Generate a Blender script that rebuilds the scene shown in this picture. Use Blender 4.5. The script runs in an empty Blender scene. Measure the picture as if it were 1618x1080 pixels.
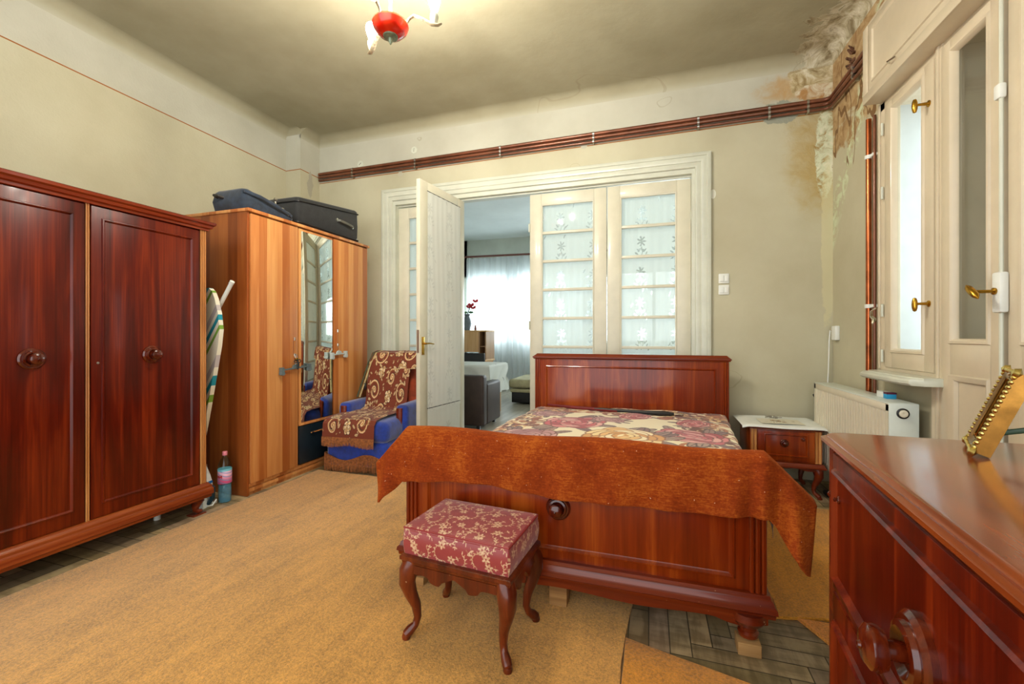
import bpy, bmesh, math, random
import numpy as np
from mathutils import Matrix, Vector
PI = math.pi
sc = bpy.context.scene
# ---------------------------------------------------------------- camera, world, exposure
TH = math.atan(216/675)
cam_d = bpy.data.cameras.new('camera'); cam = bpy.data.objects.new('camera', cam_d)
sc.collection.objects.link(cam); sc.camera = cam
cam.location = (0, 0, 1.15); cam.rotation_euler = (PI/2, 0, TH)
cam_d.sensor_width = 36; cam_d.lens = 675/1618*36; cam_d.shift_y = -10/1618; cam_d.clip_start = .02
w = bpy.data.worlds.new('sky'); sc.world = w; w.use_nodes = True
bg = w.node_tree.nodes['Background']; bg.inputs[0].default_value = (.94, .985, 1, 1); bg.inputs[1].default_value = 2.85
sc.view_settings.view_transform = 'Standard'; sc.view_settings.look = 'None'
sc.view_settings.exposure = 0.07; sc.view_settings.gamma = 1; sc.view_settings.use_curve_mapping = False
def area(name, loc, rot, sx, sy, power, col):
    l = bpy.data.lights.new(name, 'AREA'); l.shape = 'RECTANGLE'; l.size = sx; l.size_y = sy; l.energy = power; l.color = col
    o = bpy.data.objects.new(name, l); sc.collection.objects.link(o); o.location = loc; o.rotation_euler = rot
    return o
area('daylight_balcony', (2.55, 1.9, 1.7), (0, PI/2, 0), 2.4, 2.6, 40, (.9, .96, 1))      # outside the balcony door and window
area('daylight_far_window', (-2.6, 9.75, 1.9), (-PI/2, 0, 0), 3.4, 1.9, 260, (.88, .95, 1))    # outside the far room's window

area('added_far_lace_fill', (.1, 9.75, 1.9), (-PI/2, 0, 0), 1.7, 1.9, 190, (.9, .96, 1))   # added fill behind an added window, brightens lace panes and far ceiling
# ---------------------------------------------------------------- object helpers
def link(o): sc.collection.objects.link(o); return o
def thing(name, label, cat, loc=(0, 0, 0), rotz=0, group=None, kind=None):
    o = link(bpy.data.objects.new(name, None)); o.location = loc; o.rotation_euler = (0, 0, rotz); o.empty_display_size = .1
    if kind: o['kind'] = kind
    if label: o['label'] = label; o['category'] = cat
    if group: o['group'] = group
    return o
def tag(o, label, cat, group=None, kind=None):
    o['label'] = label; o['category'] = cat
    if group: o['group'] = group
    if kind: o['kind'] = kind
    return o
def struct(o, label=None, cat=None):
    o['kind'] = 'structure'
    if label: o['label'] = label; o['category'] = cat
    return o
class MB:
    def __init__(s): s.v = []; s.f = []; s.c = []
    def add(s, vs, fs, M=None):
        n = len(s.v)
        if M is not None: vs = [tuple(M @ Vector(p)) for p in vs]
        s.v += [tuple(p) for p in vs]; s.f += [tuple(i+n for i in f) for f in fs]; return s
    def box(s, x0, x1, y0, y1, z0, z1, b=0, M=None, seg=2):
        bm = bmesh.new(); bmesh.ops.create_cube(bm, size=1)
        for v in bm.verts: v.co = Vector(((x0+x1)/2+v.co.x*(x1-x0), (y0+y1)/2+v.co.y*(y1-y0), (z0+z1)/2+v.co.z*(z1-z0)))
        if b: bmesh.ops.bevel(bm, geom=bm.edges[:]+bm.verts[:], offset=b, segments=seg, profile=.5, affect='EDGES')
        bm.verts.index_update(); s.add([v.co[:] for v in bm.verts], [[v.index for v in f.verts] for f in bm.faces], M); bm.free(); return s
    def lathe(s, prof, o=(0, 0, 0), ax='Z', n=24, M=None):
        vs = []; fs = []
        for r, h in prof:
            for i in range(n):
                a = 2*PI*i/n; x, y, z = r*math.cos(a), r*math.sin(a), h
                if ax == '-Y': x, y, z = x, -z, y
                elif ax == 'X': x, y, z = z, x, y
                elif ax == '-X': x, y, z = -z, y, x
                elif ax == 'Y': x, y, z = y, z, x
                vs.append((x+o[0], y+o[1], z+o[2]))
        for j in range(len(prof)-1):
            for i in range(n): k = (i+1) % n; fs.append((j*n+i, j*n+k, (j+1)*n+k, (j+1)*n+i))
        fs.append(tuple(range(n))[::-1]); fs.append(tuple((len(prof)-1)*n+i for i in range(n)))
        return s.add(vs, fs, M)
    def tube(s, pts, rad, n=10, M=None, up=None):          # rad: number, list of numbers or list of (a, b)
        pts = [Vector(p) for p in pts]; vs = []; fs = []; m = len(pts)
        prev = None
        for k, p in enumerate(pts):
            t = (pts[min(k+1, m-1)]-pts[max(k-1, 0)]).normalized()
            if prev is None:
                a = Vector(up) if up else (Vector((0, 0, 1)) if abs(t.z) < .9 else Vector((1, 0, 0)))
            else: a = prev
            a = (a - t*a.dot(t)).normalized(); b = t.cross(a); prev = a
            r = rad[k] if isinstance(rad, (list, tuple)) else rad
            ra, rb = r if isinstance(r, (list, tuple)) else (r, r)
            for i in range(n):
                q = 2*PI*i/n; vs.append(tuple(p + a*ra*math.cos(q) + b*rb*math.sin(q)))
        for j in range(m-1):
            for i in range(n): k = (i+1) % n; fs.append((j*n+i, j*n+k, (j+1)*n+k, (j+1)*n+i))
        fs.append(tuple(range(n))[::-1]); fs.append(tuple((m-1)*n+i for i in range(n)))
        return s.add(vs, fs, M)
    def loops(s, L, close=True, cap0=True, cap1=True, M=None):     # list of equal loops of points
        n = len(L[0]); vs = [p for l in L for p in l]; fs = []
        for j in range(len(L)-1):
            for i in range(n if close else n-1): k = (i+1) % n; fs.append((j*n+i, j*n+k, (j+1)*n+k, (j+1)*n+i))
        if cap0: fs.append(tuple(range(n))[::-1])
        if cap1: fs.append(tuple((len(L)-1)*n+i for i in range(n)))
        return s.add(vs, fs, M)
    def frame(s, x0, x1, z0, z1, y, prof, M=None, cap=False):      # rectangle moulding on a front (normal -Y): prof [(inset, out)]
        L = [[(x0+i, y-h, z0+i), (x1-i, y-h, z0+i), (x1-i, y-h, z1-i), (x0+i, y-h, z1-i)] for i, h in prof]
        return s.loops(L, True, False, cap, M)
    def cornice(s, x0, x1, y0, y1, prof, M=None):                  # rectangle in plan, prof [(outset, z)]
        L = [[(x0-o, y0-o, z), (x1+o, y0-o, z), (x1+o, y1+o*.2, z), (x0-o, y1+o*.2, z)] for o, z in prof]
        return s.loops(L, True, True, True, M)
    def prism(s, pts, h0, h1, plane='XZ', M=None):                 # polygon extruded; XZ: along Y, XY: along Z, YZ: along X
        def P(a, b, h): return {'XZ': (a, h, b), 'XY': (a, b, h), 'YZ': (h, a, b)}[plane]
        return s.loops([[P(a, b, h0) for a, b in pts], [P(a, b, h1) for a, b in pts]], True, True, True, M)
    def grid(s, fn, nu, nv, cols=None):
        vs = [tuple(fn(i/nu, j/nv)) for j in range(nv+1) for i in range(nu+1)]
        fs = [(j*(nu+1)+i, j*(nu+1)+i+1, (j+1)*(nu+1)+i+1, (j+1)*(nu+1)+i) for j in range(nv) for i in range(nu)]
        if cols is not None:
            H, W = cols.shape[:2]
            for j in range(nv+1):
                for i in range(nu+1): s.c.append(cols[min(H-1, int(j/nv*(H-1)+.5)), min(W-1, int(i/nu*(W-1)+.5))])
        return s.add(vs, fs)
    def build(s, name, mat, parent=None, ang=35, fn=None, solid=0, sub=0):
        me = bpy.data.meshes.new(name)
        vs = [fn(*p) for p in s.v] if fn else s.v
        me.from_pydata(vs, [], s.f); me.validate()
        if not s.c:
            bm = bmesh.new(); bm.from_mesh(me); bmesh.ops.recalc_face_normals(bm, faces=bm.faces); bm.to_mesh(me); bm.free()
        me.polygons.foreach_set('use_smooth', [True]*len(me.polygons)); me.set_sharp_from_angle(angle=math.radians(ang))
        if s.c and len(s.c) == len(me.vertices):
            a = me.color_attributes.new('Col', 'FLOAT_COLOR', 'POINT')
            c = np.ones((len(s.c), 4), np.float32); c[:, :3] = lin(np.array(s.c)); a.data.foreach_set('color', c.ravel())
        me.materials.append(mat); o = bpy.data.objects.new(name, me); link(o)
        if parent: o.parent = parent
        if solid: m = o.modifiers.new('s', 'SOLIDIFY'); m.thickness = solid; m.offset = 0
        if sub: m = o.modifiers.new('u', 'SUBSURF'); m.levels = m.render_levels = sub
        return o
def lin(c):
    c = np.asarray(c, float)/255
    return np.where(c <= .04045, c/12.92, ((c+.055)/1.055)**2.4)
def L4(c): return tuple(lin(c)) + (1,)
# ---------------------------------------------------------------- material helpers
class N:
    def __init__(s, name):
        s.m = bpy.data.materials.new(name); s.m.use_nodes = True; s.t = s.m.node_tree; s.b = s.t.nodes['Principled BSDF']
    def n(s, typ, **k):
        x = s.t.nodes.new(typ)
        for a, b in k.items(): setattr(x, a, b)
        return x
    def put(s, inp, v):
        if isinstance(v, bpy.types.NodeSocket): s.t.links.new(v, inp)
        elif v is not None: inp.default_value = v
    def math(s, op, a, b=None, c=None):
        x = s.n('ShaderNodeMath', operation=op); s.put(x.inputs[0], a); s.put(x.inputs[1], b)
        if c is not None: s.put(x.inputs[2], c)
        return x.outputs[0]
    def mix(s, f, a, b, mode='MIX'):
        x = s.n('ShaderNodeMix', data_type='RGBA', blend_type=mode); s.put(x.inputs[0], f)
        s.put(x.inputs[6], L4(a) if isinstance(a, tuple) and len(a) == 3 else a); s.put(x.inputs[7], L4(b) if isinstance(b, tuple) and len(b) == 3 else b)
        return x.outputs[2]
    def ss(s, v, a, b, lo=0, hi=1):
        x = s.n('ShaderNodeMapRange', interpolation_type='SMOOTHSTEP'); s.put(x.inputs[0], v)
        for i, q in zip((1, 2, 3, 4), (a, b, lo, hi)): x.inputs[i].default_value = q
        return x.outputs[0]
    def obj(s): return s.n('ShaderNodeTexCoord').outputs['Object']
    def pos(s): return s.n('ShaderNodeNewGeometry').outputs['Position']
    def xyz(s, v): x = s.n('ShaderNodeSeparateXYZ'); s.put(x.inputs[0], v); return x.outputs
    def map(s, v, sc_=(1, 1, 1), loc=(0, 0, 0), rot=(0, 0, 0)):
        x = s.n('ShaderNodeMapping'); s.put(x.inputs[0], v); x.inputs['Scale'].default_value = sc_; x.inputs['Location'].default_value = loc; x.inputs['Rotation'].default_value = rot
        return x.outputs[0]
    def noise(s, v, scale, detail=3, rough=.5, dist=0):
        x = s.n('ShaderNodeTexNoise'); s.put(x.inputs['Vector'], v); x.inputs['Scale'].default_value = scale
        x.inputs['Detail'].default_value = detail; x.inputs['Roughness'].default_value = rough; x.inputs['Distortion'].default_value = dist
        return x.outputs[0]
    def ramp(s, f, stops):
        x = s.n('ShaderNodeValToRGB'); s.put(x.inputs[0], f); e = x.color_ramp.elements
        while len(e) < len(stops): e.new(.5)
        for q, (p, c) in zip(e, stops): q.position = p; q.color = L4(c)
        return x.outputs[0]
    def bump(s, h, strength=.3, dist=.01):
        x = s.n('ShaderNodeBump'); s.put(x.inputs['Height'], h); x.inputs['Strength'].default_value = strength; x.inputs['Distance'].default_value = dist
        s.t.links.new(x.outputs[0], s.b.inputs['Normal'])
    def fin(s, col=None, rough=.5, metal=0, coat=0, spec=.5, sheen=0, trans=0, ior=1.45, emit=None, es=0, alpha=None):
        b = s.b
        if col is not None: s.put(b.inputs['Base Color'], L4(col) if isinstance(col, tuple) and len(col) == 3 else col)
        s.put(b.inputs['Roughness'], rough); s.put(b.inputs['Metallic'], metal); b.inputs['Coat Weight'].default_value = coat; b.inputs['Coat Roughness'].default_value = .12
        b.inputs['Specular IOR Level'].default_value = spec; b.inputs['Sheen Weight'].default_value = sheen; b.inputs['Transmission Weight'].default_value = trans; b.inputs['IOR'].default_value = ior
        if emit: b.inputs['Emission Color'].default_value = L4(emit); b.inputs['Emission Strength'].default_value = es
        if alpha is not None: s.put(b.inputs['Alpha'], alpha)
        return s.m
def plain(name, c, rough=.5, metal=0, var=.08, ns=12, bump=0, coat=0, sheen=0, spec=.5):
    m = N(name); v = m.obj(); f = m.noise(v, ns, 4, .6)
    lo = tuple(max(0, q*(1-var)) for q in c); hi = tuple(min(255, q*(1+var)) for q in c)
    if bump: m.bump(m.noise(v, ns*8, 3), bump, .004)
    return m.fin(m.ramp(f, [(.3, lo), (.7, hi)]), rough, metal, coat, spec, sheen)
def wood(name, cols, axis='Z', rough=.3, coat=.4, across=14, along=.9, figure=.5, wear=0):
    m = N(name); v = m.obj(); sc_ = {'X': (along, across, across), 'Y': (across, along, across), 'Z': (across, across, along)}[axis]
    a = m.noise(m.map(v, sc_), 1, 5, .55, .8); b = m.noise(m.map(v, tuple(q*9 if q > 3 else q*2 for q in sc_)), 1, 3, .6)
    c = m.noise(v, 1.7, 2, .5)
    f = m.math('ADD', m.math('ADD', m.math('MULTIPLY', a, .62), m.math('MULTIPLY', b, .23)), m.math('MULTIPLY', c, .15))
    col = m.ramp(f, [(.36, cols[0]), (.5, cols[1]), (.64, cols[2])])
    if wear:
        d = m.ss(m.noise(v, 55, 2, .5), .74, .78); col = m.mix(m.math('MULTIPLY', d, wear), col, (190, 150, 110))
    m.bump(b, .05, .002)
    return m.fin(col, rough, 0, coat, .3)
def attr(name, rough=.8, sheen=0, bump=0, ns=300, coat=0, spec=.5):
    m = N(name); x = m.n('ShaderNodeAttribute', attribute_name='Col')
    if bump: m.bump(m.noise(m.obj(), ns, 2), bump, .003)
    return m.fin(x.outputs[0], rough, 0, coat, spec, sheen)
MAH = [(54, 6, 0), (86, 16, 2), (124, 40, 8)]
M = {}
M['mah'] = wood('dark_mahogany', MAH, 'Z', .32, .14)
M['mahx'] = wood('dark_mahogany_across', [(92, 30, 8), (124, 48, 14), (156, 76, 30)], 'X', .35, .3, wear=.6)
M['mahy'] = wood('mahogany_top', [(104, 40, 14), (134, 60, 22), (156, 80, 34)], 'X', .2, .6, across=8)
M['bed'] = wood('mahogany_bed', [(92, 24, 2), (124, 40, 5), (162, 74, 18)], 'Z', .28, .4, across=9, wear=.15)
M['bedx'] = wood('mahogany_bed_across', [(80, 22, 6), (106, 34, 9), (136, 54, 16)], 'X', .3, .4, wear=.7)
M['stoolw'] = wood('stool_wood', [(62, 18, 6), (88, 30, 10), (116, 48, 18)], 'Z', .3, .4, wear=.8)
M['knob'] = wood('knob_wood', [(50, 8, 2), (78, 20, 6), (108, 40, 12)], 'Z', .18, .7)
M['gold_wood'] = wood('light_fluted_strip', [(150, 92, 44), (182, 120, 64), (206, 150, 92)], 'Z', .35, .3)
M['raww'] = wood('raw_block_wood', [(130, 92, 52), (160, 118, 70), (184, 144, 92)], 'X', .8, 0)
M['white_paint'] = plain('cream_door_paint', (208, 203, 182), .38, var=.03, ns=5, bump=.05, coat=.2)
M['casing'] = plain('white_casing_paint', (202, 204, 188), .35, var=.03, ns=6, bump=.05, coat=.2)
M['peach_paint'] = plain('peach_cream_paint', (208, 194, 168), .35, var=.03, ns=5, bump=.05, coat=.25)
M['brass'] = plain('brass', (176, 134, 48), .25, 1, .15, 20)
M['steel'] = plain('steel', (180, 178, 172), .3, 1, .05, 20)
M['chrome'] = plain('chrome', (215, 215, 210), .12, 1, .03, 20)
M['white_plastic'] = plain('white_plastic', (226, 228, 222), .4, var=.02)
M['black'] = plain('black_plastic', (26, 25, 26), .4, var=.2)
M['hole'] = plain('dark_recess', (30, 24, 18), .9)
M['copper'] = plain('copper_pipe_metal', (172, 96, 58), .26, 1, .2, 9)
M['copper_red'] = plain('painted_copper_pipe', (120, 72, 50), .32, .45, .15, 7, coat=.4)

# ---------------------------------------------------------------- raster patterns (colour of cloth prints)
rng = np.random.RandomState(4)
class Ras:
    def __init__(s, W, H, ppm, bg): s.p = ppm; s.a = np.zeros((H, W, 3)); s.a[:] = bg; s.W, s.H = W, H
    def blob(s, cx, cy, r, col, rx=1, ry=1, ang=0, soft=.7):
        cx, cy, r = cx*s.p, cy*s.p, r*s.p; R = r*max(rx, ry)+2
        x0, x1, y0, y1 = max(0, int(cx-R)), min(s.W, int(cx+R)+1), max(0, int(cy-R)), min(s.H, int(cy+R)+1)
        if x0 >= x1 or y0 >= y1: return
        Y, X = np.mgrid[y0:y1, x0:x1]; dx, dy = X-cx, Y-cy; c, q = math.cos(ang), math.sin(ang)
        u, v = (dx*c+dy*q)/rx, (-dx*q+dy*c)/ry
        a = np.clip((r-np.hypot(u, v))/soft+.5, 0, 1)[..., None]; s.a[y0:y1, x0:x1] = s.a[y0:y1, x0:x1]*(1-a)+np.array(col)*a
    def stroke(s, pts, w0, w1, col):
        n = len(pts)
        for k in range(n-1):
            (ax, ay), (bx, by) = pts[k], pts[k+1]; m = max(1, int(math.hypot(bx-ax, by-ay)/(.35*max(min(w0, w1), .6/s.p))))
            for i in range(m):
                t = i/m; g = (k+t)/(n-1); s.blob(ax+(bx-ax)*t, ay+(by-ay)*t, w0+(w1-w0)*g, col)
    def spiral(s, cx, cy, r, ang, sg, w, col, turns=1.4):
        pts = []
        for i in range(26):
            t = i/25; a = ang+sg*turns*2*PI*t; q = r*(1-t)**.8*.95+.04*r; pts.append((cx+q*math.cos(a), cy+q*math.sin(a)))
        s.stroke(pts, w*.5, w, col); s.blob(*pts[-1], w*1.5, col)
    def flower(s, cx, cy, r, cols, n=6, rings=3, line=(60, 30, 20), lw=.12):
        for k in range(rings):
            q = r*(1-k/rings); m = n-k if n-k > 3 else 4; a0 = rng.rand()*6
            for i in range(m):
                a = a0+2*PI*i/m+rng.uniform(-.15, .15); x, y = cx+q*.55*math.cos(a), cy+q*.55*math.sin(a)
                s.blob(x, y, q*.5, line, 1, .85, a); s.blob(x, y, q*(.5-lw), cols[(k+i) % len(cols)], 1, .85, a)
                if r > .05: s.blob(x-q*.1*math.cos(a), y-q*.1*math.sin(a), q*.22, cols[(k+i+1) % len(cols)], 1.2, .6, a)
    def leaf(s, cx, cy, r, ang, col, line=(70, 50, 50)):
        s.blob(cx, cy, r, line, 1, .42, ang, .8); s.blob(cx, cy, r*.86, col, 1, .38, ang, .8)
        s.stroke([(cx-r*.8*math.cos(ang), cy-r*.8*math.sin(ang)), (cx+r*.8*math.cos(ang), cy+r*.8*math.sin(ang))], r*.03, r*.03, line)
# ================================================================ THE SETTING
def wall_mat(name, kind):
    m = N(name); P = m.pos(); x, y, z = m.xyz(P)
    n1 = m.noise(P, 1.6, 5, .6); n2 = m.noise(P, 9, 4, .6)
    low = m.ramp(n1, [(.3, (180, 173, 146)), (.7, (194, 189, 163))]); up = m.ramp(n1, [(.3, (178, 175, 158)), (.7, (194, 192, 176))])
    zl = {'back': 2.905, 'left': 2.905, 'right': 9}[kind]
    zz = m.math('SUBTRACT', z, m.math('MULTIPLY', y, -.016)) if kind == 'left' else m.math('SUBTRACT', z, m.math('MULTIPLY', x, .007))
    if kind == 'left': zl = 3.004
    col = m.mix(m.math('GREATER_THAN', zz, zl), low, up)
    line = m.math('COMPARE', zz, zl, .0045); col = m.mix(line, col, (150, 92, 40))
    vert = m.ss(z, .4, 2.0)
    h = m.noise(P, 55, 3, .6)
    if kind in ('back', 'right'):
        d = m.math('SUBTRACT', 1.38, x) if kind == 'back' else m.math('SUBTRACT', 3.97, y)
        nn = m.noise(P, 3.2, 6, .62, .4); nb = m.noise(P, 11, 6, .65, .8)
        def region(dc, zc, rd, rz, amp, e0=1.0, e1=.8, nz=nn):
            a = m.math('POWER', m.math('DIVIDE', m.math('SUBTRACT', d, dc), rd), 2); b = m.math('POWER', m.math('DIVIDE', m.math('SUBTRACT', z, zc), rz), 2)
            q = m.math('ADD', m.math('ADD', a, b), m.math('MULTIPLY', m.math('SUBTRACT', nz, .5), amp)); return m.ss(q, e1, e0, 1, 0)
        if kind == 'back':
            col = m.mix(m.math('MULTIPLY', region(.1, 2.6, .24, .46, 3.2, 1.5, -.3, m.math('ADD', m.math('MULTIPLY', nn, .55), m.math('MULTIPLY', nb, .45))), .8), col, (170, 142, 74))
            col = m.mix(m.math('MULTIPLY', region(.28, 3.14, .24, .12, 2.6, 1.5, -.1, nb), .75), col, (182, 140, 74))
            col = m.mix(m.math('MULTIPLY', region(.05, 3.22, .26, .26, 2.2, 1.1, .9, nb), .85), col, m.ramp(nb, [(.35, (126, 104, 60)), (.5, (186, 170, 130)), (.62, (222, 214, 188))]))
            col = m.mix(region(.1, 3.08, .16, .07, 2, 1.1, .9, nb), col, m.ramp(nb, [(.4, (214, 206, 180)), (.6, (176, 134, 84))]))
            col = m.mix(region(.36, 2.96, .13, .1, 1.6, 1.05, .95, nb), col, (150, 152, 136))
            col = m.mix(m.math('MULTIPLY', region(.05, 2.6, .07, .36, 2.4, 1.05, .9, nb), .9), col, m.ramp(nb, [(.38, (160, 132, 78)), (.5, (206, 214, 184)), (.62, (226, 224, 200))]))
            col = m.mix(m.math('MULTIPLY', region(.03, 1.9, .05, .7, 2.0, 1.1, .7, nb), .5), col, (212, 204, 160))
            h = m.math('ADD', m.math('MULTIPLY', h, .35), m.math('MULTIPLY', region(.05, 2.95, .3, .6, 2, 1.2, .5), m.math('MULTIPLY', nb, 6)))
            col = m.mix(region(.86, 2.35, .022, .04, .6), col, (222, 222, 206)); col = m.mix(region(3.9, 2.87, .03, .025, .6), col, (186, 180, 160)); col = m.mix(region(1.95, 2.9, .03, .025, .6), col, (180, 176, 158))
            col = m.mix(region(3.79, 1.55, .035, .05, .6), col, (178, 170, 142))
        else:
            col = m.mix(region(.25, 3.15, .75, .62, 4.5, 1.15, .8), col, m.ramp(nb, [(.36, (150, 118, 80)), (.52, (178, 148, 106)), (.66, (194, 170, 130))]))
            diag = m.math('ADD', m.math('MULTIPLY', d, -1.6), z)
            g = m.math('MULTIPLY', m.ss(m.math('ABSOLUTE', m.math('SUBTRACT', m.math('ADD', diag, m.math('MULTIPLY', nn, .5)), 2.25)), .08, .24, 1, 0), m.ss(nb, .46, .54))
            col = m.mix(m.math('MULTIPLY', g, .85), col, m.ramp(nb, [(.45, (176, 176, 128)), (.6, (206, 216, 186))]))
            cr = m.math('COMPARE', m.noise(m.map(P, (1, 1, .35)), 2.6, 3, .5, .3), .5, .008)
            col = m.mix(m.math('MULTIPLY', cr, region(.35, 2.85, .5, .5, 1, 1, .8)), col, (124, 94, 62))
            h = m.math('ADD', m.math('MULTIPLY', h, .35), m.math('MULTIPLY', region(.2, 3.0, .6, .6, 2, 1.2, .5), m.math('MULTIPLY', nb, 6)))
    else:
        pn = m.noise(P, 5, 4, .6)
        a = m.math('ABSOLUTE', m.math('SUBTRACT', y, 3.83)); b = m.math('ABSOLUTE', m.math('SUBTRACT', z, 2.83))
        q = m.math('ADD', m.math('MULTIPLY', a, 9), m.math('ADD', m.math('MULTIPLY', b, 2.8), pn)); col = m.mix(m.ss(q, .93, 1.0, 1, 0), col, (168, 162, 144))
        nail = m.math('ADD', m.math('POWER', m.math('SUBTRACT', y, 1.9), 2), m.math('POWER', m.math('SUBTRACT', z, 2.12), 2))
    col = m.mix(m.math('MULTIPLY', m.math('COMPARE', m.noise(m.map(P, (1, 1, 1.5)), .6, 4, .5, .3), .38, .0012), .3), col, (140, 124, 96))
    m.bump(h, .35, .006)
    return m.fin(col, .75, spec=.25)
M['wall_back'] = wall_mat('painted_plaster_with_damp_stains', 'back'); M['wall_left'] = wall_mat('painted_plaster', 'left'); M['wall_right'] = wall_mat('peeling_plaster', 'right')
m = N('ceiling_plaster'); P = m.pos(); x, y, z = m.xyz(P); n1 = m.noise(P, 1.1, 5, .6); nb = m.noise(P, 8, 6, .65, .6)
col = m.ramp(n1, [(.3, (150, 143, 117)), (.7, (172, 166, 141))])
col = m.mix(m.ss(z, 3.27, 3.345, 1, 0), col, (182, 178, 158))
dd = m.math('ADD', m.math('ADD', m.math('POWER', m.math('SUBTRACT', x, 1.5), 2), m.math('MULTIPLY', m.math('POWER', m.math('SUBTRACT', y, 3.7), 2), .35)), m.math('MULTIPLY', m.math('SUBTRACT', nb, .5), .5))
pe = m.ss(dd, .13, .16, 1, 0)
col = m.mix(pe, col, m.ramp(nb, [(.36, (132, 118, 90)), (.48, (182, 172, 144)), (.6, (214, 208, 188))]))
col = m.mix(m.math('MULTIPLY', m.math('COMPARE', m.noise(P, .5, 4, .5, .4), .6, .0014), .3), col, (140, 128, 104))
m.bump(m.math('ADD', m.math('MULTIPLY', m.noise(P, 5, 5, .6), 1.2), m.math('MULTIPLY', pe, m.math('MULTIPLY', nb, 5))), .3, .012); M['ceiling'] = m.fin(col, .85, spec=.2)

# floor: herringbone of grey worn oak blocks
b = MB(); W_, L_ = .075, .375; cols = []
def blk(x0, x1, y0, y1):
    x0, x1, y0, y1 = max(x0, -3.9), min(x1, 1.7), max(y0, -1.6), min(y1, 4.07)
    if x1-x0 < .01 or y1-y0 < .01: return
    g = .0022; n = len(b.v)
    b.v += [(x0+g, y0+g, 0), (x1-g, y0+g, 0), (x1-g, y1-g, 0), (x0+g, y1-g, 0)]; b.f.append((n, n+1, n+2, n+3))
    t = rng.uniform(.78, 1.16); c = np.array([166, 146, 110])*t*np.array([1, rng.uniform(.97, 1.01), rng.uniform(.94, 1.05)]); b.c += [c]*4
for mm in range(-16, 16):
    for k in range(-60, 100):
        ox, oy = k*W_-mm*L_-1.5, k*W_+mm*L_
        if -4.5 < ox < 2 and -2.4 < oy < 4.5: blk(ox, ox+L_, oy, oy+W_); blk(ox+L_, ox+L_+W_, oy+W_-L_, oy+W_)
m = N('worn_parquet'); x = m.n('ShaderNodeAttribute', attribute_name='Col'); P = m.pos()
g1 = m.noise(m.map(P, (18, 3, 1)), 1, 5, .6, .5); g2 = m.noise(m.map(P, (3, 18, 1)), 1, 5, .6, .5)
c = m.mix(m.ss(m.math('MULTIPLY', g1, g2), .16, .34), m.mix(1, x.outputs[0], (196, 192, 186), 'MULTIPLY'), x.outputs[0])
M['parquet'] = m.fin(c, .42, spec=.4)
fl = struct(b.build('floor', M['parquet']))
s_ = MB(); s_.box(-3.95, 1.75, -1.6, 4.12, -.06, -.0012); o = s_.build('floor_joint_bed', plain('joint_dust', (84, 74, 58), .9), fl)
# walls
b = MB(); b.box(-3.9, -2.61, 3.97, 4.14, 0, 3.38); b.box(.378, 1.42, 3.97, 4.14, 0, 3.38); b.box(-2.61, .378, 3.97, 4.14, 2.585, 3.38)
struct(b.build('wall_back', M['wall_back']))
b = MB(); b.prism([(-3.95, -1.6), (-3.77, -1.6), (-3.77, 3.69), (-3.575, 3.69), (-3.575, 3.97), (-3.95, 3.97)], 0, 3.38, 'XY')
struct(b.build('wall_left', M['wall_left']))
b = MB(); b.box(1.38, 1.75, 3.17, 3.97, 0, 3.38); b.box(1.38, 1.75, 2.6, 3.17, 0, .93); b.box(1.38, 1.75, 1.72, 3.17, 2.56, 3.38); b.box(1.38, 1.75, -1.6, 1.72, 0, 3.38)
struct(b.build('wall_right', M['wall_right']))
# ceiling with rounded coves
b = MB(); b.box(-3.95, 1.75, -1.6, 4.14, 3.38, 3.5)
def cove(p0, p1, nx, ny, r=.1):
    L = []
    for px_, py_ in (p0, p1):
        loop = [(px_-nx*.01, py_-ny*.01, 3.385), (px_-nx*.01, py_-ny*.01, 3.38-r)]
        for i in range(9):
            a = PI/2*i/8; loop.append((px_+nx*r*(1-math.cos(a)), py_+ny*r*(1-math.cos(a)), 3.38-r+r*math.sin(a)))
        L.append(loop)
    b.loops(L)
cove((-3.95, 3.97), (1.75, 3.97), 0, -1); cove((-3.77, -1.6), (-3.77, 3.69), 1, 0); cove((-3.575, 3.69), (-3.575, 3.97), 1, 0); cove((1.38, -1.6), (1.38, 3.97), -1, 0)
cove((-3.9, 3.69), (-3.575, 3.69), 0, -1, .06)
struct(b.build('ceiling', M['ceiling'], ang=50))
# casing round the wide opening
PROF = [(0, 0), (0, .028), (.012, .034), (.03, .034), (.034, .026), (.055, .03), (.075, .022), (.08, .014), (.1, .02), (.118, .016), (.125, .006), (.125, 0)]
b = MB(); L = []
for i, h in PROF: L.append([(-2.735+i, 3.97-h, 0), (-2.735+i, 3.97-h, 2.71-i), (.503-i, 3.97-h, 2.71-i), (.503-i, 3.97-h, 0)])
b.loops(L, False, False, False)
b.box(-2.611, -2.58, 3.97, 4.135, 0, 2.545); b.box(.352, .379, 3.97, 4.135, 0, 2.545); b.box(-2.611, .379, 3.97, 4.135, 2.545, 2.586)
b.box(-2.58, .352, 4.01, 4.03, 2.53, 2.546)
struct(b.build('trim_1', M['casing']))

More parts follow.
